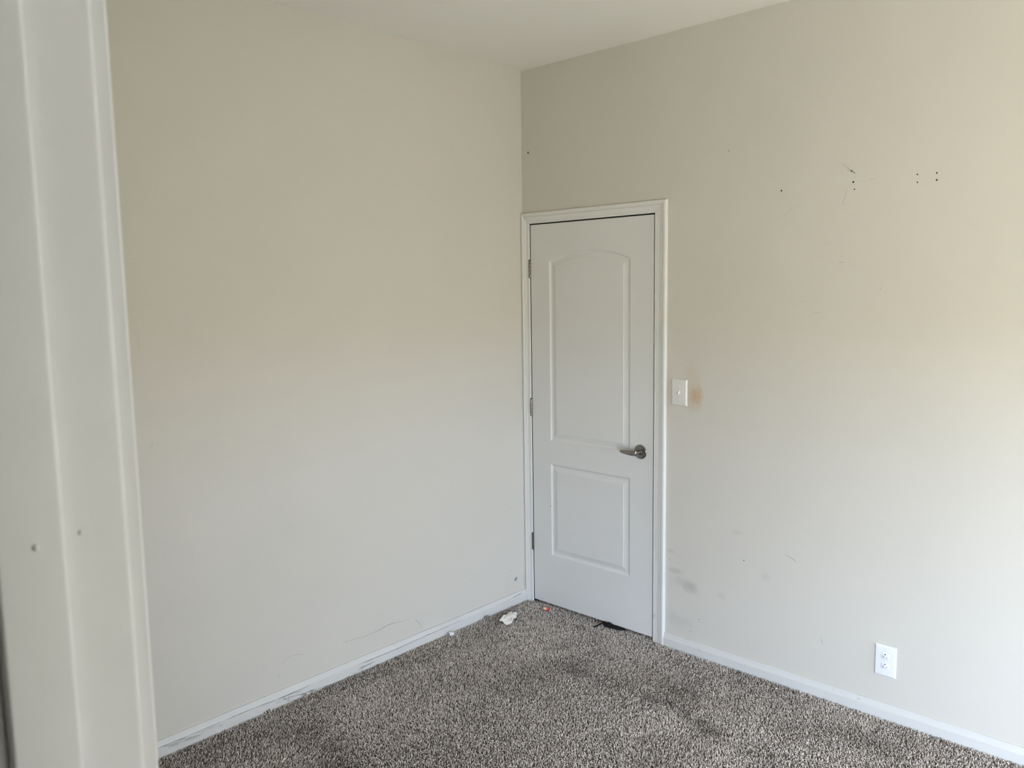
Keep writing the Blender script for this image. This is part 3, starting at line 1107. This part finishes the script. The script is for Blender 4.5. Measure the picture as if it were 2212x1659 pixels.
# ------------------------------------------------------------------ scuffs, scratches and nail holes, as thin layers on their surfaces
def ribbons(marks, plane, off, parent, name='scuff_and_line', force_mat=None):
    """plane 'y': points are (x,z) at y=off; plane 'x': points are (y,z) at x=off."""
    for pts, w, alpha, kind in marks:
        P = [Vector((a, b)) for a, b in pts]
        # resample
        Q = []
        for a, b in zip(P, P[1:]):
            n = max(1, int((b - a).length / 0.012))
            for i in range(n):
                Q.append(a.lerp(b, i / n))
        Q.append(P[-1])
        if len(Q) < 3:
            Q = [P[0], P[0].lerp(P[-1], 0.5), P[-1]]
        # fillet the bends
        for _ in range(2):
            Q = [Q[0]] + [(Q[i - 1] + Q[i] * 2 + Q[i + 1]) / 4 for i in range(1, len(Q) - 1)] + [Q[-1]]
        bm = bmesh.new()
        fl_ = bm.verts.layers.float.new('fade')
        rows = []
        n = len(Q)
        for i, q0 in enumerate(Q):
            t = (Q[min(i + 1, n - 1)] - Q[max(i - 1, 0)])
            t = t.normalized() if t.length > 0 else Vector((1, 0))
            nn = Vector((-t.y, t.x))
            u = i / (n - 1)
            ends = min(1.0, 4 * u + 0.35, 4 * (1 - u) + 0.35)
            hw = w * 0.5 * (0.55 + 0.45 * ends) * rng.uniform(0.7, 1.15)
            row = []
            for s, f in ((-1, 0.0), (-0.35, 1.0), (0.35, 1.0), (1, 0.0)):
                c2 = q0 + nn * hw * s
                v = bm.verts.new((c2.x, off, c2.y) if plane == 'y' else (off, c2.x, c2.y))
                v[fl_] = f * alpha * ends
                row.append(v)
            rows.append(row)
        for r0, r1 in zip(rows, rows[1:]):
            for k in range(3):
                bm.faces.new((r0[k], r0[k + 1], r1[k + 1], r1[k]))
        mat = force_mat or (m_chip if kind == 1 else (m_smear if w >= 0.005 else m_scuff))
        bm_obj('paint_chip' if kind == 1 else name, bm, mat, parent)


ribbons(DW, 'y', -0.0003, wall_back)
ribbons(LW, 'x', 0.0003, wall_left)
ribbons(BB, 'x', 0.0155, base_left)
ribbons(BT, 'x', 0.0069, base_left, 'paint_crack')
ribbons(BR, 'y', -0.0155, base_back)
ribbons(DL, 'y', YF - 0.0003, door)
ribbons(CS, 'y', -0.0178, trim)
for xa, xb in ((XI1, XO1), (XI0, XO0)):
    n = len(CAS) - 3
    bm = bmesh.new()
    fl_ = bm.verts.layers.float.new('fade')
    prev = None
    for f, dpt in CAS[1:-1]:
        x, z = xa + (xb - xa) * f, ZI + ZW * f
        row = [bm.verts.new((x, -dpt - 0.00035, z - 0.0007)), bm.verts.new((x, -dpt - 0.00035, z + 0.0007))]
        for v in row:
            v[fl_] = 0.55 if f < 0.7 else 0.1
        if prev:
            bm.faces.new((prev[0], row[0], row[1], prev[1]))
        prev = row
    bm_obj('mitre_crack', bm, m_scuff, trim)

for (x, z), r in HOLES:
    bm = bmesh.new()
    # a tiny dark crater with a raised plaster rim
    n = 10
    ringo = [bm.verts.new((x + 1.35 * r * math.cos(2 * math.pi * k / n), -0.0002, z + 1.35 * r * math.sin(2 * math.pi * k / n))) for k in range(n)]
    ringm = [bm.verts.new((x + r * math.cos(2 * math.pi * k / n), -0.0009, z + r * math.sin(2 * math.pi * k / n) * 1.1)) for k in range(n)]
    cc = bm.verts.new((x, -0.0003, z))
    for k in range(n):
        f = bm.faces.new((ringo[k], ringo[(k + 1) % n], ringm[(k + 1) % n], ringm[k]))
        f.material_index = 0
        f = bm.faces.new((ringm[k], ringm[(k + 1) % n], cc))
        f.material_index = 1
    bm_obj('nail_hole', bm, [m_wall, m_dark], wall_back)
# torn paper facing on the left wall near the corner
bm = bmesh.new()
fl_ = bm.verts.layers.float.new('fade')
cy_ = sum(a for a, b in TEAR) / len(TEAR)
cz_ = sum(b for a, b in TEAR) / len(TEAR)
cc = bm.verts.new((0.0004, cy_, cz_))
cc[fl_] = 0.75
vs = []
for a, b in TEAR:
    v = bm.verts.new((0.0004, a, b))
    v[fl_] = 0.55
    vs.append(v)
for k in range(len(vs)):
    bm.faces.new((cc, vs[k], vs[(k + 1) % len(vs)]))
g = NG('torn_paper')
g.bsdf(g.mix(g.noise(400, 2, 0.5, g.pos()), (0.17, 0.165, 0.16), (0.30, 0.29, 0.28)), 0.8)
bm_obj('torn_patch', bm, g.m, wall_left)


# ------------------------------------------------------------------ light switch
def plate(name, x0, x1, z0, z1, t, mat, parent, loc):
    bm = bmesh.new()
    b = 0.0052
    o0 = [(x0, 0, z0), (x1, 0, z0), (x1, 0, z1), (x0, 0, z1)]
    rr_ = []
    for d, y in ((0, -0.0001), (0, -t * 0.30), (0.0012, -t * 0.62), (b, -t), (b + 0.001, -t * 1.02)):
        rr_.append([bm.verts.new((x0 + d - loc[0], y, z0 + d - loc[1])), bm.verts.new((x1 - d - loc[0], y, z0 + d - loc[1])),
                    bm.verts.new((x1 - d - loc[0], y, z1 - d - loc[1])), bm.verts.new((x0 + d - loc[0], y, z1 - d - loc[1]))])
    for r0, r1 in zip(rr_, rr_[1:]):
        for k in range(4):
            bm.faces.new((r0[k], r0[(k + 1) % 4], r1[(k + 1) % 4], r1[k]))
    bm.faces.new(rr_[-1])
    bm.faces.new(rr_[0][::-1])
    o = bm_obj(name, bm, mat, None, smooth=True, sharp=20)
    o.parent = parent
    return o


def local(o, parent):
    o.parent = parent
    return o


def screw(x, z, y, mat, parent, r=0.0030):
    bm = bmesh.new()
    lathe(bm, [(-0.0005, 0), (-0.0005, r * 1.15), (0.0002, r), (0.0010, r * 0.72), (0.0013, 0)], (x, y, z), (0, -1, 0), 14)
    add_box(bm, x - r * 0.75, x + r * 0.75, y - 0.00145, y - 0.0012, z - 0.0003, z + 0.0003)
    return local(bm_obj('screw', bm, mat, None, smooth=True), parent)


sx, sz = 0.9632, 1.2292
sw = empty('light_switch', (sx, 0, sz))
tag(sw, 'ivory wall plate with a single toggle light switch beside the door casing', 'switch')
plate('wall_plate', 0.9215, 1.0030, 1.1685, 1.2900, 0.0068, m_ivory, sw, (sx, sz))
bm = bmesh.new()
add_box(bm, -0.0058, 0.0058, -0.0080, -0.0040, -0.0125, 0.0125, 0.0006, 1)
local(bm_obj('toggle_surround', bm, m_ivory, None, smooth=True), sw)
bm = bmesh.new()
tube(bm, [(0, -0.0045, 0.0035), (0, -0.0090, 0.0000), (0, -0.0140, -0.0045), (0, -0.0178, -0.0080), (0, -0.0186, -0.0088)],
     [(0.0044, 0.0085), (0.0042, 0.0058), (0.0036, 0.0040), (0.0034, 0.0034), (0.002, 0.002)], 10)
local(bm_obj('toggle', bm, m_white, None, smooth=True, sharp=50), sw)
screw(0.0, 0.0302, -0.0070, m_ivory, sw)
screw(0.0, -0.0302, -0.0070, m_ivory, sw)

# ------------------------------------------------------------------ outlet
ox, oz = 1.9052, 0.2338
ou = empty('power_outlet', (ox, 0, oz))
tag(ou, 'white duplex power outlet low on the wall above the baseboard at right', 'outlet')
plate('wall_plate', 1.8645, 1.9455, 0.1712, 0.2966, 0.0068, m_white, ou, (ox, oz))
for dz in (0.0200, -0.0200):
    rc = empty('receptacle')
    rc.parent = ou
    rc.location = (0, 0, dz)
    bm = bmesh.new()
    pts = []
    for k in range(40):
        a = 2 * math.pi * k / 40
        pts.append((0.0172 * math.cos(a), max(-0.0138, min(0.0138, 0.0172 * math.sin(a)))))
    R0 = [bm.verts.new((x, -0.0058, z)) for x, z in pts]
    R1 = [bm.verts.new((x, -0.0074, z)) for x, z in pts]
    R2 = [bm.verts.new((x * 0.95, -0.0079, z * 0.95)) for x, z in pts]
    for A, B in ((R0, R1), (R1, R2)):
        for k in range(40):
            bm.faces.new((A[k], A[(k + 1) % 40], B[(k + 1) % 40], B[k]))
    bm.faces.new(R2)
    bm.faces.new(R0[::-1])
    local(bm_obj('outlet_face', bm, m_white, None, smooth=True, sharp=40), rc)
    # dark contact slots and ground hole, sunk into raised frames
    for (x0, x1, z0, z1) in ((-0.0072, -0.0054, -0.0072, 0.0006), (0.0054, 0.0070, -0.0064, 0.0002)):
        bm = bmesh.new()
        add_box(bm, x0, x1, -0.0081, -0.0060, z0, z1)
        local(bm_obj('slot', bm, m_dark, None), rc)
    bm = bmesh.new()
    lathe(bm, [(0.0060, 0), (0.0060, 0.0025), (0.0082, 0.0025), (0.0082, 0)], (0, 0, 0.0075), (0, -1, 0), 14)
    local(bm_obj('ground_hole', bm, m_dark, None), rc)
screw(0.0, 0.0, -0.0070, m_white, ou, 0.0034)

# ------------------------------------------------------------------ nail left in the wall
g = NG('nail_steel')
g.bsdf(g.mix(g.noise(200, 2, 0.5, g.pos()), (0.13, 0.12, 0.11), (0.26, 0.25, 0.23)), 0.45, 0.8)
m_nail = g.m
bm = bmesh.new()
d = Vector((-0.0030, -0.030, 0.0062))
base = Vector((1.7227, 0.004, 2.1325))
tube(bm, [base, base + d * 1.05], 0.0012, 10)
lathe(bm, [(0, 0), (0, 0.0034), (0.0012, 0.0036), (0.0016, 0)], base + d * 1.05, d, 14)
nl = bm_obj('nail', bm, m_nail, None, smooth=True)
tag(nl, 'thin grey nail left sticking out of the wall high above the outlet', 'nail')

# ------------------------------------------------------------------ carpet pile
def seg_dist(px, py, pts):
    best = np.full(px.shape, 1e9)
    for (ax, ay), (bx, by) in zip(pts, pts[1:]):
        vx, vy = bx - ax, by - ay
        t = np.clip(((px - ax) * vx + (py - ay) * vy) / (vx * vx + vy * vy + 1e-12), 0, 1)
        best = np.minimum(best, np.hypot(px - ax - t * vx, py - ay - t * vy))
    return best


def value_noise(x, y, cell, seed):
    r = np.random.RandomState(seed)
    tab = r.rand(64, 64)
    gx, gy = x / cell, y / cell
    ix, iy = np.floor(gx).astype(int), np.floor(gy).astype(int)
    fx, fy = gx - ix, gy - iy
    fx, fy = fx * fx * (3 - 2 * fx), fy * fy * (3 - 2 * fy)
    v = lambda a, b: tab[a % 64, b % 64]
    return (v(ix, iy) * (1 - fx) + v(ix + 1, iy) * fx) * (1 - fy) + (v(ix, iy + 1) * (1 - fx) + v(ix + 1, iy + 1) * fx) * fy


def carpet():
    R_ = np.random.RandomState(11)
    P = []
    def region(x0, x1, y0, y1, s):
        nx, ny = int((x1 - x0) / s), int((y1 - y0) / s)
        gx, gy = np.meshgrid((np.arange(nx) + 0.5) / nx, (np.arange(ny) + 0.5) / ny)
        X = x0 + gx.ravel() * (x1 - x0) + R_.uniform(-0.42, 0.42, gx.size) * s
        Y = y0 + gy.ravel() * (y1 - y0) + R_.uniform(-0.42, 0.42, gx.size) * s
        return X, Y
    S1, S2, S3 = 0.0061, 0.0088, 0.0128
    parts = []
    box = (0.016, EX - 0.016, WF + 0.001, -0.0165)
    for s, lo, hi, k in ((S1, 2.35, 99.0, 1.0), (S2, 1.35, 2.35, 1.40), (S3, 0.0, 1.35, 2.0)):
        # yarn is finest where the photograph shows it; the floor nearer the viewer lies below the frame
        X, Y = region(*box, s)
        D = np.hypot(X - CX, Y - CY)
        out = X > 2.75
        if s == S1:
            m = (D > lo) & ~out
        elif s == S2:
            m = ((D > lo) & (D <= hi) & ~out) | (out & (X < 3.3))
        else:
            m = ((D <= hi) & ~out) | (X >= 3.3)
        parts.append((X[m], Y[m], np.full(int(m.sum()), k)))
    X3, Y3 = region(OX0 + JT, OX1 - JT, -0.0165, 0.10, S1)
    parts.append((X3, Y3, np.full(len(X3), 1.0)))
    X = np.concatenate([q[0] for q in parts])
    Y = np.concatenate([q[1] for q in parts])
    scl = np.concatenate([q[2] for q in parts])
    n = len(X)
    sc = scl
    ang = R_.uniform(0, 2 * np.pi, n)
    lean = R_.uniform(0.0012, 0.0062, n) * sc
    # brushed direction in broad patches
    br = value_noise(X, Y, 0.35, 5) * 2 * np.pi * 1.4
    bs = 0.0022 * sc
    dxl = np.cos(ang) * lean + np.cos(br) * bs
    dyl = np.sin(ang) * lean + np.sin(br) * bs
    hgt = R_.uniform(0.0070, 0.0122, n)
    rad = R_.uniform(0.0013, 0.0023, n) * sc
    soil_shade = np.zeros((n, 4))
    soil_shade[:, 3] = 1
    wob = value_noise(X, Y, 0.03, 8) * 0.6 + value_noise(X, Y, 0.09, 9) * 0.6 + 0.4
    for pts, w, s, ch in SOIL_SHADE:
        dd = seg_dist(X, Y, pts) / (w * 1.5 * wob)
        m = np.clip(1 - dd, 0, 1)
        m = m * m * (3 - 2 * m) * s * (0.45 + 0.75 * value_noise(X, Y, 0.045, 31)) * R_.uniform(0.4, 1.25, n)
        soil_shade[:, ch] = np.maximum(soil_shade[:, ch], m * 0.62)
        if ch == 0:
            hgt -= 0.004 * m
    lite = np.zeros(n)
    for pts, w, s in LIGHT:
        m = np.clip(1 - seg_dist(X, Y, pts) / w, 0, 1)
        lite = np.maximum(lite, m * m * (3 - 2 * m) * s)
    broad = value_noise(X, Y, 0.28, 21) * 0.5 + value_noise(X, Y, 0.11, 22) * 0.3 + value_noise(X, Y, 0.05, 23) * 0.2
    soil_shade[:, 0] = np.maximum(soil_shade[:, 0], np.clip((0.47 - broad) * 1.2, 0, 0.25))
    tint = np.clip(R_.normal(0.82, 0.30, n), 0.0, 1.0)
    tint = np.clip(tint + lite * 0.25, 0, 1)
    dark = R_.rand(n) < 0.16
    tint[dark] *= 0.25
    # a few tall pulled threads against the left baseboard
    for (tx_, ty_) in ((0.022, -1.44), (0.022, -1.40), (0.024, -1.62), (0.022, -0.36)):
        k = np.hypot(X - tx_, Y - ty_) < 0.012
        hgt[k] += 0.008
    # geometry: 3-sided bent strand with 2 segments and a cap point
    base = np.stack([X, Y, np.full(n, FZ - 0.001)], 1)
    z1 = FZ + hgt * 0.55
    mid = np.stack([X + dxl * 0.25, Y + dyl * 0.25, z1], 1)
    tip = np.stack([X + dxl * 0.95, Y + dyl * 0.95, FZ + hgt], 1)
    # keep strands off walls
    tip[:, 0] = np.clip(tip[:, 0], 0.0175, EX - 0.0175)
    lim = np.where((X > LX0 + 0.004) & (X < LX1 - 0.004), 0.1, -0.0185)
    tip[:, 1] = np.minimum(tip[:, 1], lim)
    end = tip + np.stack([dxl * 0.35, dyl * 0.35, rad * 0.2], 1)
    end[:, 0] = np.clip(end[:, 0], 0.0165, EX - 0.0165)
    end[:, 1] = np.minimum(end[:, 1], lim + 0.001)
    a0 = R_.uniform(0, 2 * np.pi, n)
    verts = np.zeros((n, 10, 3))
    for j, (c_, rs) in enumerate(((base, 0.8), (mid, 1.15), (tip, 1.0))):
        for k in range(3):
            a = a0 + 2 * np.pi * k / 3 + j * 0.7
            verts[:, j * 3 + k] = c_ + np.stack([np.cos(a) * rad * rs, np.sin(a) * rad * rs, np.where(j == 2, np.sin(a + 1.0) * rad * 0.45, 0)], 1)
    verts[:, 9] = end
    tri = []
    for j in (0, 1):
        for k in range(3):
            a, b = j * 3 + k, j * 3 + (k + 1) % 3
            tri += [(a, b, b + 3), (a, b + 3, a + 3)]
    for k in range(3):
        tri.append((6 + k, 6 + (k + 1) % 3, 9))
    tri = np.array(tri)
    nt_ = len(tri)
    faces = (tri[None] + (np.arange(n) * 10)[:, None, None]).reshape(-1)
    me = bpy.data.meshes.new('carpet_pile')
    me.vertices.add(n * 10)
    me.vertices.foreach_set('co', verts.reshape(-1).astype(np.float32))
    me.loops.add(n * nt_ * 3)
    me.loops.foreach_set('vertex_index', faces.astype(np.int32))
    me.polygons.add(n * nt_)
    me.polygons.foreach_set('loop_start', (np.arange(n * nt_) * 3).astype(np.int32))
    me.polygons.foreach_set('use_smooth', np.ones(n * nt_, dtype=bool))
    me.update(calc_edges=True)
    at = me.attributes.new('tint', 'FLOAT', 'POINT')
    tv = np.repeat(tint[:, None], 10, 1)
    tv[:, 0:3] *= 0.4  # strand roots tinted darker, occlusion shade put into the colour
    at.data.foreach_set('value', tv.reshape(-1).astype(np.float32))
    ac = me.attributes.new('soil_shade', 'FLOAT_COLOR', 'POINT')
    ac.data.foreach_set('color', np.repeat(soil_shade[:, None, :], 10, 1).reshape(-1).astype(np.float32))
    print('carpet tufts', n, 'tris', n * nt_)
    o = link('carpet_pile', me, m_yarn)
    tag(o, 'speckled grey brown twisted carpet pile covering the whole floor, soiled in places and darkened by painted fold shading', 'carpet', kind='stuff')
    return o


carpet()


# ------------------------------------------------------------------ litter on the carpet
def flat_scrap(name, outline2, z, mat, amp, seed, sub=3, fold=None):
    """thin crumpled sheet from an outline, with thickness"""
    bm = bmesh.new()
    vs = [bm.verts.new((x, y, z)) for x, y in outline2]
    bm.faces.new(vs)
    bmesh.ops.triangulate(bm, faces=bm.faces[:])
    for _ in range(sub):
        bmesh.ops.subdivide_edges(bm, edges=bm.edges[:], cuts=1)
        bmesh.ops.triangulate(bm, faces=bm.faces[:])
    r = random.Random(seed)
    cx = sum(v[0] for v in outline2) / len(outline2)
    cy = sum(v[1] for v in outline2) / len(outline2)
    creases = [(r.uniform(0, math.pi), r.uniform(-0.05, 0.05), r.uniform(0.008, 0.022), r.uniform(0.4, 1.0)) for _ in range(11)]
    for v in bm.verts:
        x, y = v.co.x - cx, v.co.y - cy
        h = 0
        for a, off, w, s in creases:
            dd = x * math.cos(a) + y * math.sin(a) - off
            h += s * max(0, 1 - abs(dd) / w)
        v.co.z += amp * h + r.uniform(0, amp * 0.25)
    top = list(bm.faces)
    ret = bmesh.ops.extrude_face_region(bm, geom=top)
    nv = [e for e in ret['geom'] if isinstance(e, bmesh.types.BMVert)]
    bmesh.ops.translate(bm, vec=(0, 0, 0.0006), verts=nv)
    return bm_obj(name, bm, mat, None)


g = NG('tissue_paper')
p = g.pos()
g.bsdf(g.mix(g.noise(60, 3, 0.6, p), (0.86, 0.83, 0.78), (0.93, 0.90, 0.85)), 0.9, normal=g.bump(g.noise(350, 3, 0.6, p), 0.0006, 0.5), spec=0.2)
o = flat_scrap('paper_scrap', PAPER, 0.0030, g.m, 0.0050, 4)
tag(o, 'crumpled torn white paper scrap lying on the carpet near the corner', 'paper')

# orange candy wrapper: puffed lens with a red rim and a white printed patch
g = NG('wrapper_foil')
at = g.n('Attribute', attribute_name='zone')
rmp = g.n('ValToRGB')
rmp.color_ramp.elements[0].position = 0.0
rmp.color_ramp.elements[0].color = (0.85, 0.17, 0.02, 1)
rmp.color_ramp.elements[1].position = 0.85
rmp.color_ramp.elements[1].color = (0.45, 0.03, 0.03, 1)
e = rmp.color_ramp.elements.new(0.45)
e.color = (0.80, 0.15, 0.03, 1)
g.put(rmp.inputs[0], at.outputs['Fac'])
ux = (Vector(ORANGE[4]) - Vector(ORANGE[0])).normalized()
cx = sum(a for a, b in ORANGE) / len(ORANGE)
cy = sum(b for a, b in ORANGE) / len(ORANGE)
dt = g.n('VectorMath', operation='DOT_PRODUCT')
sub = g.n('VectorMath', operation='SUBTRACT')
g.put(sub.inputs[0], g.pos())
sub.inputs[1].default_value = (cx, cy, 0)
g.put(dt.inputs[0], sub.outputs[0])
dt.inputs[1].default_value = (ux.x, ux.y, 0)
sd = g.math('ADD', dt.outputs['Value'], g.math('MULTIPLY', g.math('SUBTRACT', g.noise(420, 2, 0.6, g.pos()), 0.5), 0.012))
wm = g.math('MULTIPLY', g.maprange(sd, -0.003, 0.001, 1.0, 0.0), g.maprange(at.outputs['Fac'], 0.45, 0.8, 1.0, 0.0))
g.bsdf(g.mix(wm, rmp.outputs[0], (0.86, 0.74, 0.72)), 0.3, spec=0.6)
m_foil = g.m
cx = sum(a for a, b in ORANGE) / len(ORANGE)
cy = sum(b for a, b in ORANGE) / len(ORANGE)
bm = bmesh.new()
zl_ = bm.verts.layers.float.new('zone')
rings = []
for f, h in ((1.0, 0.0), (1.0, 0.0010), (0.82, 0.0040), (0.55, 0.0065), (0.25, 0.0078)):
    ring = []
    for a, b in ORANGE:
        v = bm.verts.new((cx + (a - cx) * f, cy + (b - cy) * f, 0.0005 + h))
        v[zl_] = max(0, (f - 0.45) / 0.55)
        ring.append(v)
    rings.append(ring)
n = len(ORANGE)
for r0, r1 in zip(rings, rings[1:]):
    for k in range(n):
        bm.faces.new((r0[k], r0[(k + 1) % n], r1[(k + 1) % n], r1[k]))
bm.faces.new(rings[0][::-1])
bm.faces.new(rings[-1])
wr = empty('candy_wrapper', (cx, cy, 0.0))
tag(wr, 'small orange and red candy wrapper on the carpet in front of the door', 'wrapper')
wb = bm_obj('wrapper_body', bm, m_foil, wr, smooth=True, sharp=60)
g = NG('print_white')
g.bsdf(g.mix(g.noise(300, 1, 0.5, g.pos()), (0.75, 0.66, 0.62), (0.88, 0.80, 0.78)), 0.35)
ux = (Vector(ORANGE[4]) - Vector(ORANGE[0])).normalized()
uy = Vector((-ux.y, ux.x))
bm = bmesh.new()
for a0_, b0_, a1_, b1_ in ((-0.016, -0.002, -0.009, 0.004), (-0.012, 0.004, -0.004, -0.003), (-0.005, 0.005, -0.001, -0.002), (-0.001, 0.004, 0.001, 0.000)):
    pa = Vector((cx, cy)) + ux * a0_ + uy * b0_
    pb = Vector((cx, cy)) + ux * a1_ + uy * b1_
    tube(bm, [(pa.x, pa.y, 0.0078), ((pa.x + pb.x) / 2, (pa.y + pb.y) / 2, 0.0088), (pb.x, pb.y, 0.0090)], (0.0024, 0.0009), 6)
bm_obj('printed_patch', bm, g.m, wr)

# white plastic cap by the left baseboard
g = NG('cap_plastic')
g.bsdf(g.mix(g.noise(60, 2, 0.5, g.pos()), (0.74, 0.74, 0.76), (0.80, 0.80, 0.82)), 0.35)
p0 = Vector((CAP[0][0] + 0.004, CAP[0][1], 0.0085))
p1 = Vector((CAP[1][0] + 0.001, CAP[1][1], 0.0080))
L_ = (p1 - p0).length
cp = empty('bottle_top', p0)
tag(cp, 'tiny white plastic bottle top lying on its side against the left baseboard', 'bottle top')
bm = bmesh.new()
lathe(bm, [(0.012, 0), (0.012, 0.0066), (0.0015, 0.0078), (0.0, 0.0082), (0.0, 0.0092), (0.002, 0.0094), (L_ * 0.5, 0.0086), (L_ - 0.003, 0.0076), (L_, 0.0064), (L_ + 0.0008, 0)],
      p0, p1 - p0, 24)
bm_obj('cap_shell', bm, g.m, cp, smooth=True, sharp=45)
bm = bmesh.new()
lathe(bm, [(0.0020, 0.0066), (0.0020, 0.0076), (0.0060, 0.0073), (0.0060, 0.0062), (0.0020, 0.0066)], p0, p1 - p0, 24)
bm_obj('inner_ring', bm, m_dark, cp, smooth=True)

# black strap caught under the door
g = NG('black_fabric')
g.bsdf(g.mix(g.noise(500, 2, 0.6, g.pos()), (0.006, 0.006, 0.006), (0.018, 0.017, 0.016)), 0.85, spec=0.2)
m_black = g.m
stp = empty('black_strap', (0.57, -0.02, 0.0))
tag(stp, 'knotted black fabric strap caught under the bottom edge of the door', 'strap')
bm = bmesh.new()
pts = [(a, b, 0.005 + 0.0006 * i) for i, (a, b) in enumerate(STRAP)]
pts.append((0.553, -0.018, 0.012))
tube(bm, pts, [(0.0050, 0.0022)] + [(0.0056, 0.0024)] * (len(pts) - 3) + [(0.0075, 0.004), (0.009, 0.006)], 10)
bm_obj('strap_end', bm, m_black, stp, smooth=True, sharp=60)
bm = bmesh.new()
tube(bm, [(0.545, -0.020, 0.010), (0.558, -0.024, 0.0155), (0.572, -0.019, 0.016), (0.585, -0.022, 0.018), (0.592, -0.018, 0.016), (0.590, -0.016, 0.008)],
     [0.005, 0.0075, 0.0085, 0.0085, 0.0065, 0.003], 10)
tube(bm, [(0.553, -0.030, 0.008), (0.570, -0.033, 0.0115), (0.588, -0.030, 0.012), (0.600, -0.020, 0.008)], [0.004, 0.008, 0.009, 0.005], 10)
tube(bm, [(0.580, -0.026, 0.0095), (0.578, -0.016, 0.014), (0.583, -0.006, 0.012)], [0.006, 0.008, 0.004], 10)
bm_obj('knot', bm, m_black, stp, smooth=True, sharp=60)
bm = bmesh.new()
tube(bm, [(0.583, -0.030, 0.0090), (0.604, -0.027, 0.0100), (0.626, -0.020, 0.0090), (0.650, -0.012, 0.0065), (0.668, -0.004, 0.0055)],
     [(0.009, 0.006), (0.011, 0.007), (0.011, 0.006), (0.009, 0.004), (0.006, 0.003)], 10)
bm_obj('strap_tail', bm, m_black, stp, smooth=True, sharp=60)
g = NG('pale_thread')
g.bsdf(g.mix(g.noise(300, 2, 0.5, g.pos()), (0.42, 0.40, 0.37), (0.55, 0.53, 0.50)), 0.7)
m_thread = g.m
bm = bmesh.new()
tube(bm, [(a, b, 0.0050) for a, b in PALE], (0.0026, 0.0014), 8)
o = bm_obj('pale_edge', bm, m_thread, stp, smooth=True)
o['label'] = 'pale grey edge strip along the strap'

# translucent plastic scrap
g = NG('clear_plastic')
g.bsdf(g.mix(g.noise(120, 2, 0.5, g.pos()), (0.62, 0.58, 0.52), (0.72, 0.68, 0.62)), 0.25, Alpha=0.75)
bm = bmesh.new()
tube(bm, [(a, b, 0.0035 + 0.0015 * math.sin(i * 1.3)) for i, (a, b) in enumerate(PLASTIC)],
     [(0.0045, 0.0015), (0.0060, 0.0015), (0.0055, 0.0015), (0.0045, 0.0014), (0.004, 0.0014), (0.004, 0.0014), (0.004, 0.0014), (0.0035, 0.0014), (0.003, 0.0014), (0.003, 0.0012), (0.002, 0.001)], 8)
o = bm_obj('plastic_scrap', bm, g.m, None, smooth=True, sharp=60)
tag(o, 'curled translucent plastic strip on the carpet below the white paper scrap', 'litter')

bm = bmesh.new()
tube(bm, [(a, b, 0.0035) for a, b in STICK], [0.0012, 0.0018, 0.0010], 8)
o = bm_obj('twig', bm, m_black, None, smooth=True)
tag(o, 'thin dark sliver on the carpet just left of the black strap', 'litter')

names = ['white crumb on the carpet between the paper scrap and the left baseboard',
         'lone white crumb on the open carpet below the plastic cap',
         'white crumb on the open carpet in front of the door, nearest the viewer',
         'whitish crumb on the carpet beside the baseboard left of the outlet']
for i, ((x, y), lb) in enumerate(zip(CRUMB, names)):
    bm = bmesh.new()
    r_ = bmesh.ops.create_icosphere(bm, subdivisions=1, radius=(0.0036, 0.0028, 0.0036, 0.0048)[i])
    for v in bm.verts:
        v.co *= rng.uniform(0.75, 1.25)
    bmesh.ops.scale(bm, vec=(1.2, 0.9, 0.6), verts=bm.verts[:])
    bmesh.ops.translate(bm, vec=(x, y, 0.0022), verts=bm.verts[:])
    o = bm_obj('crumb', bm, m_white, None)
    tag(o, lb, 'crumb', 'crumbs on the carpet')

# grey dust clump against the left baseboard
g = NG('dust_fibre')
g.bsdf(g.mix(g.noise(200, 2, 0.5, g.pos()), (0.26, 0.25, 0.235), (0.42, 0.40, 0.38)), 0.95, spec=0.1)
bm = bmesh.new()
r = random.Random(5)
for i in range(110):
    a, h_ = r.uniform(0, 6.28), abs(r.gauss(0, 1))
    x = 0.026 + abs(r.gauss(0, 0.007))
    y = -0.352 + r.gauss(0, 0.012)
    z = 0.001 + abs(r.gauss(0, 0.006))
    dx, dy, dz = r.uniform(-0.006, 0.006), r.uniform(-0.008, 0.008), r.uniform(-0.001, 0.006)
    P = [(max(0.0165, x - dx), y - dy, z), (x, y, z + dz + 0.002), (max(0.0165, x + dx), y + dy + 0.003, max(0.001, z + dz * 0.5))]
    tube(bm, P, 0.0004, 3, cap=False)
o = bm_obj('dust_clump', bm, g.m, None)
tag(o, 'fuzzy grey clump of dust against the left baseboard above the paper scrap', 'dust', kind='stuff')
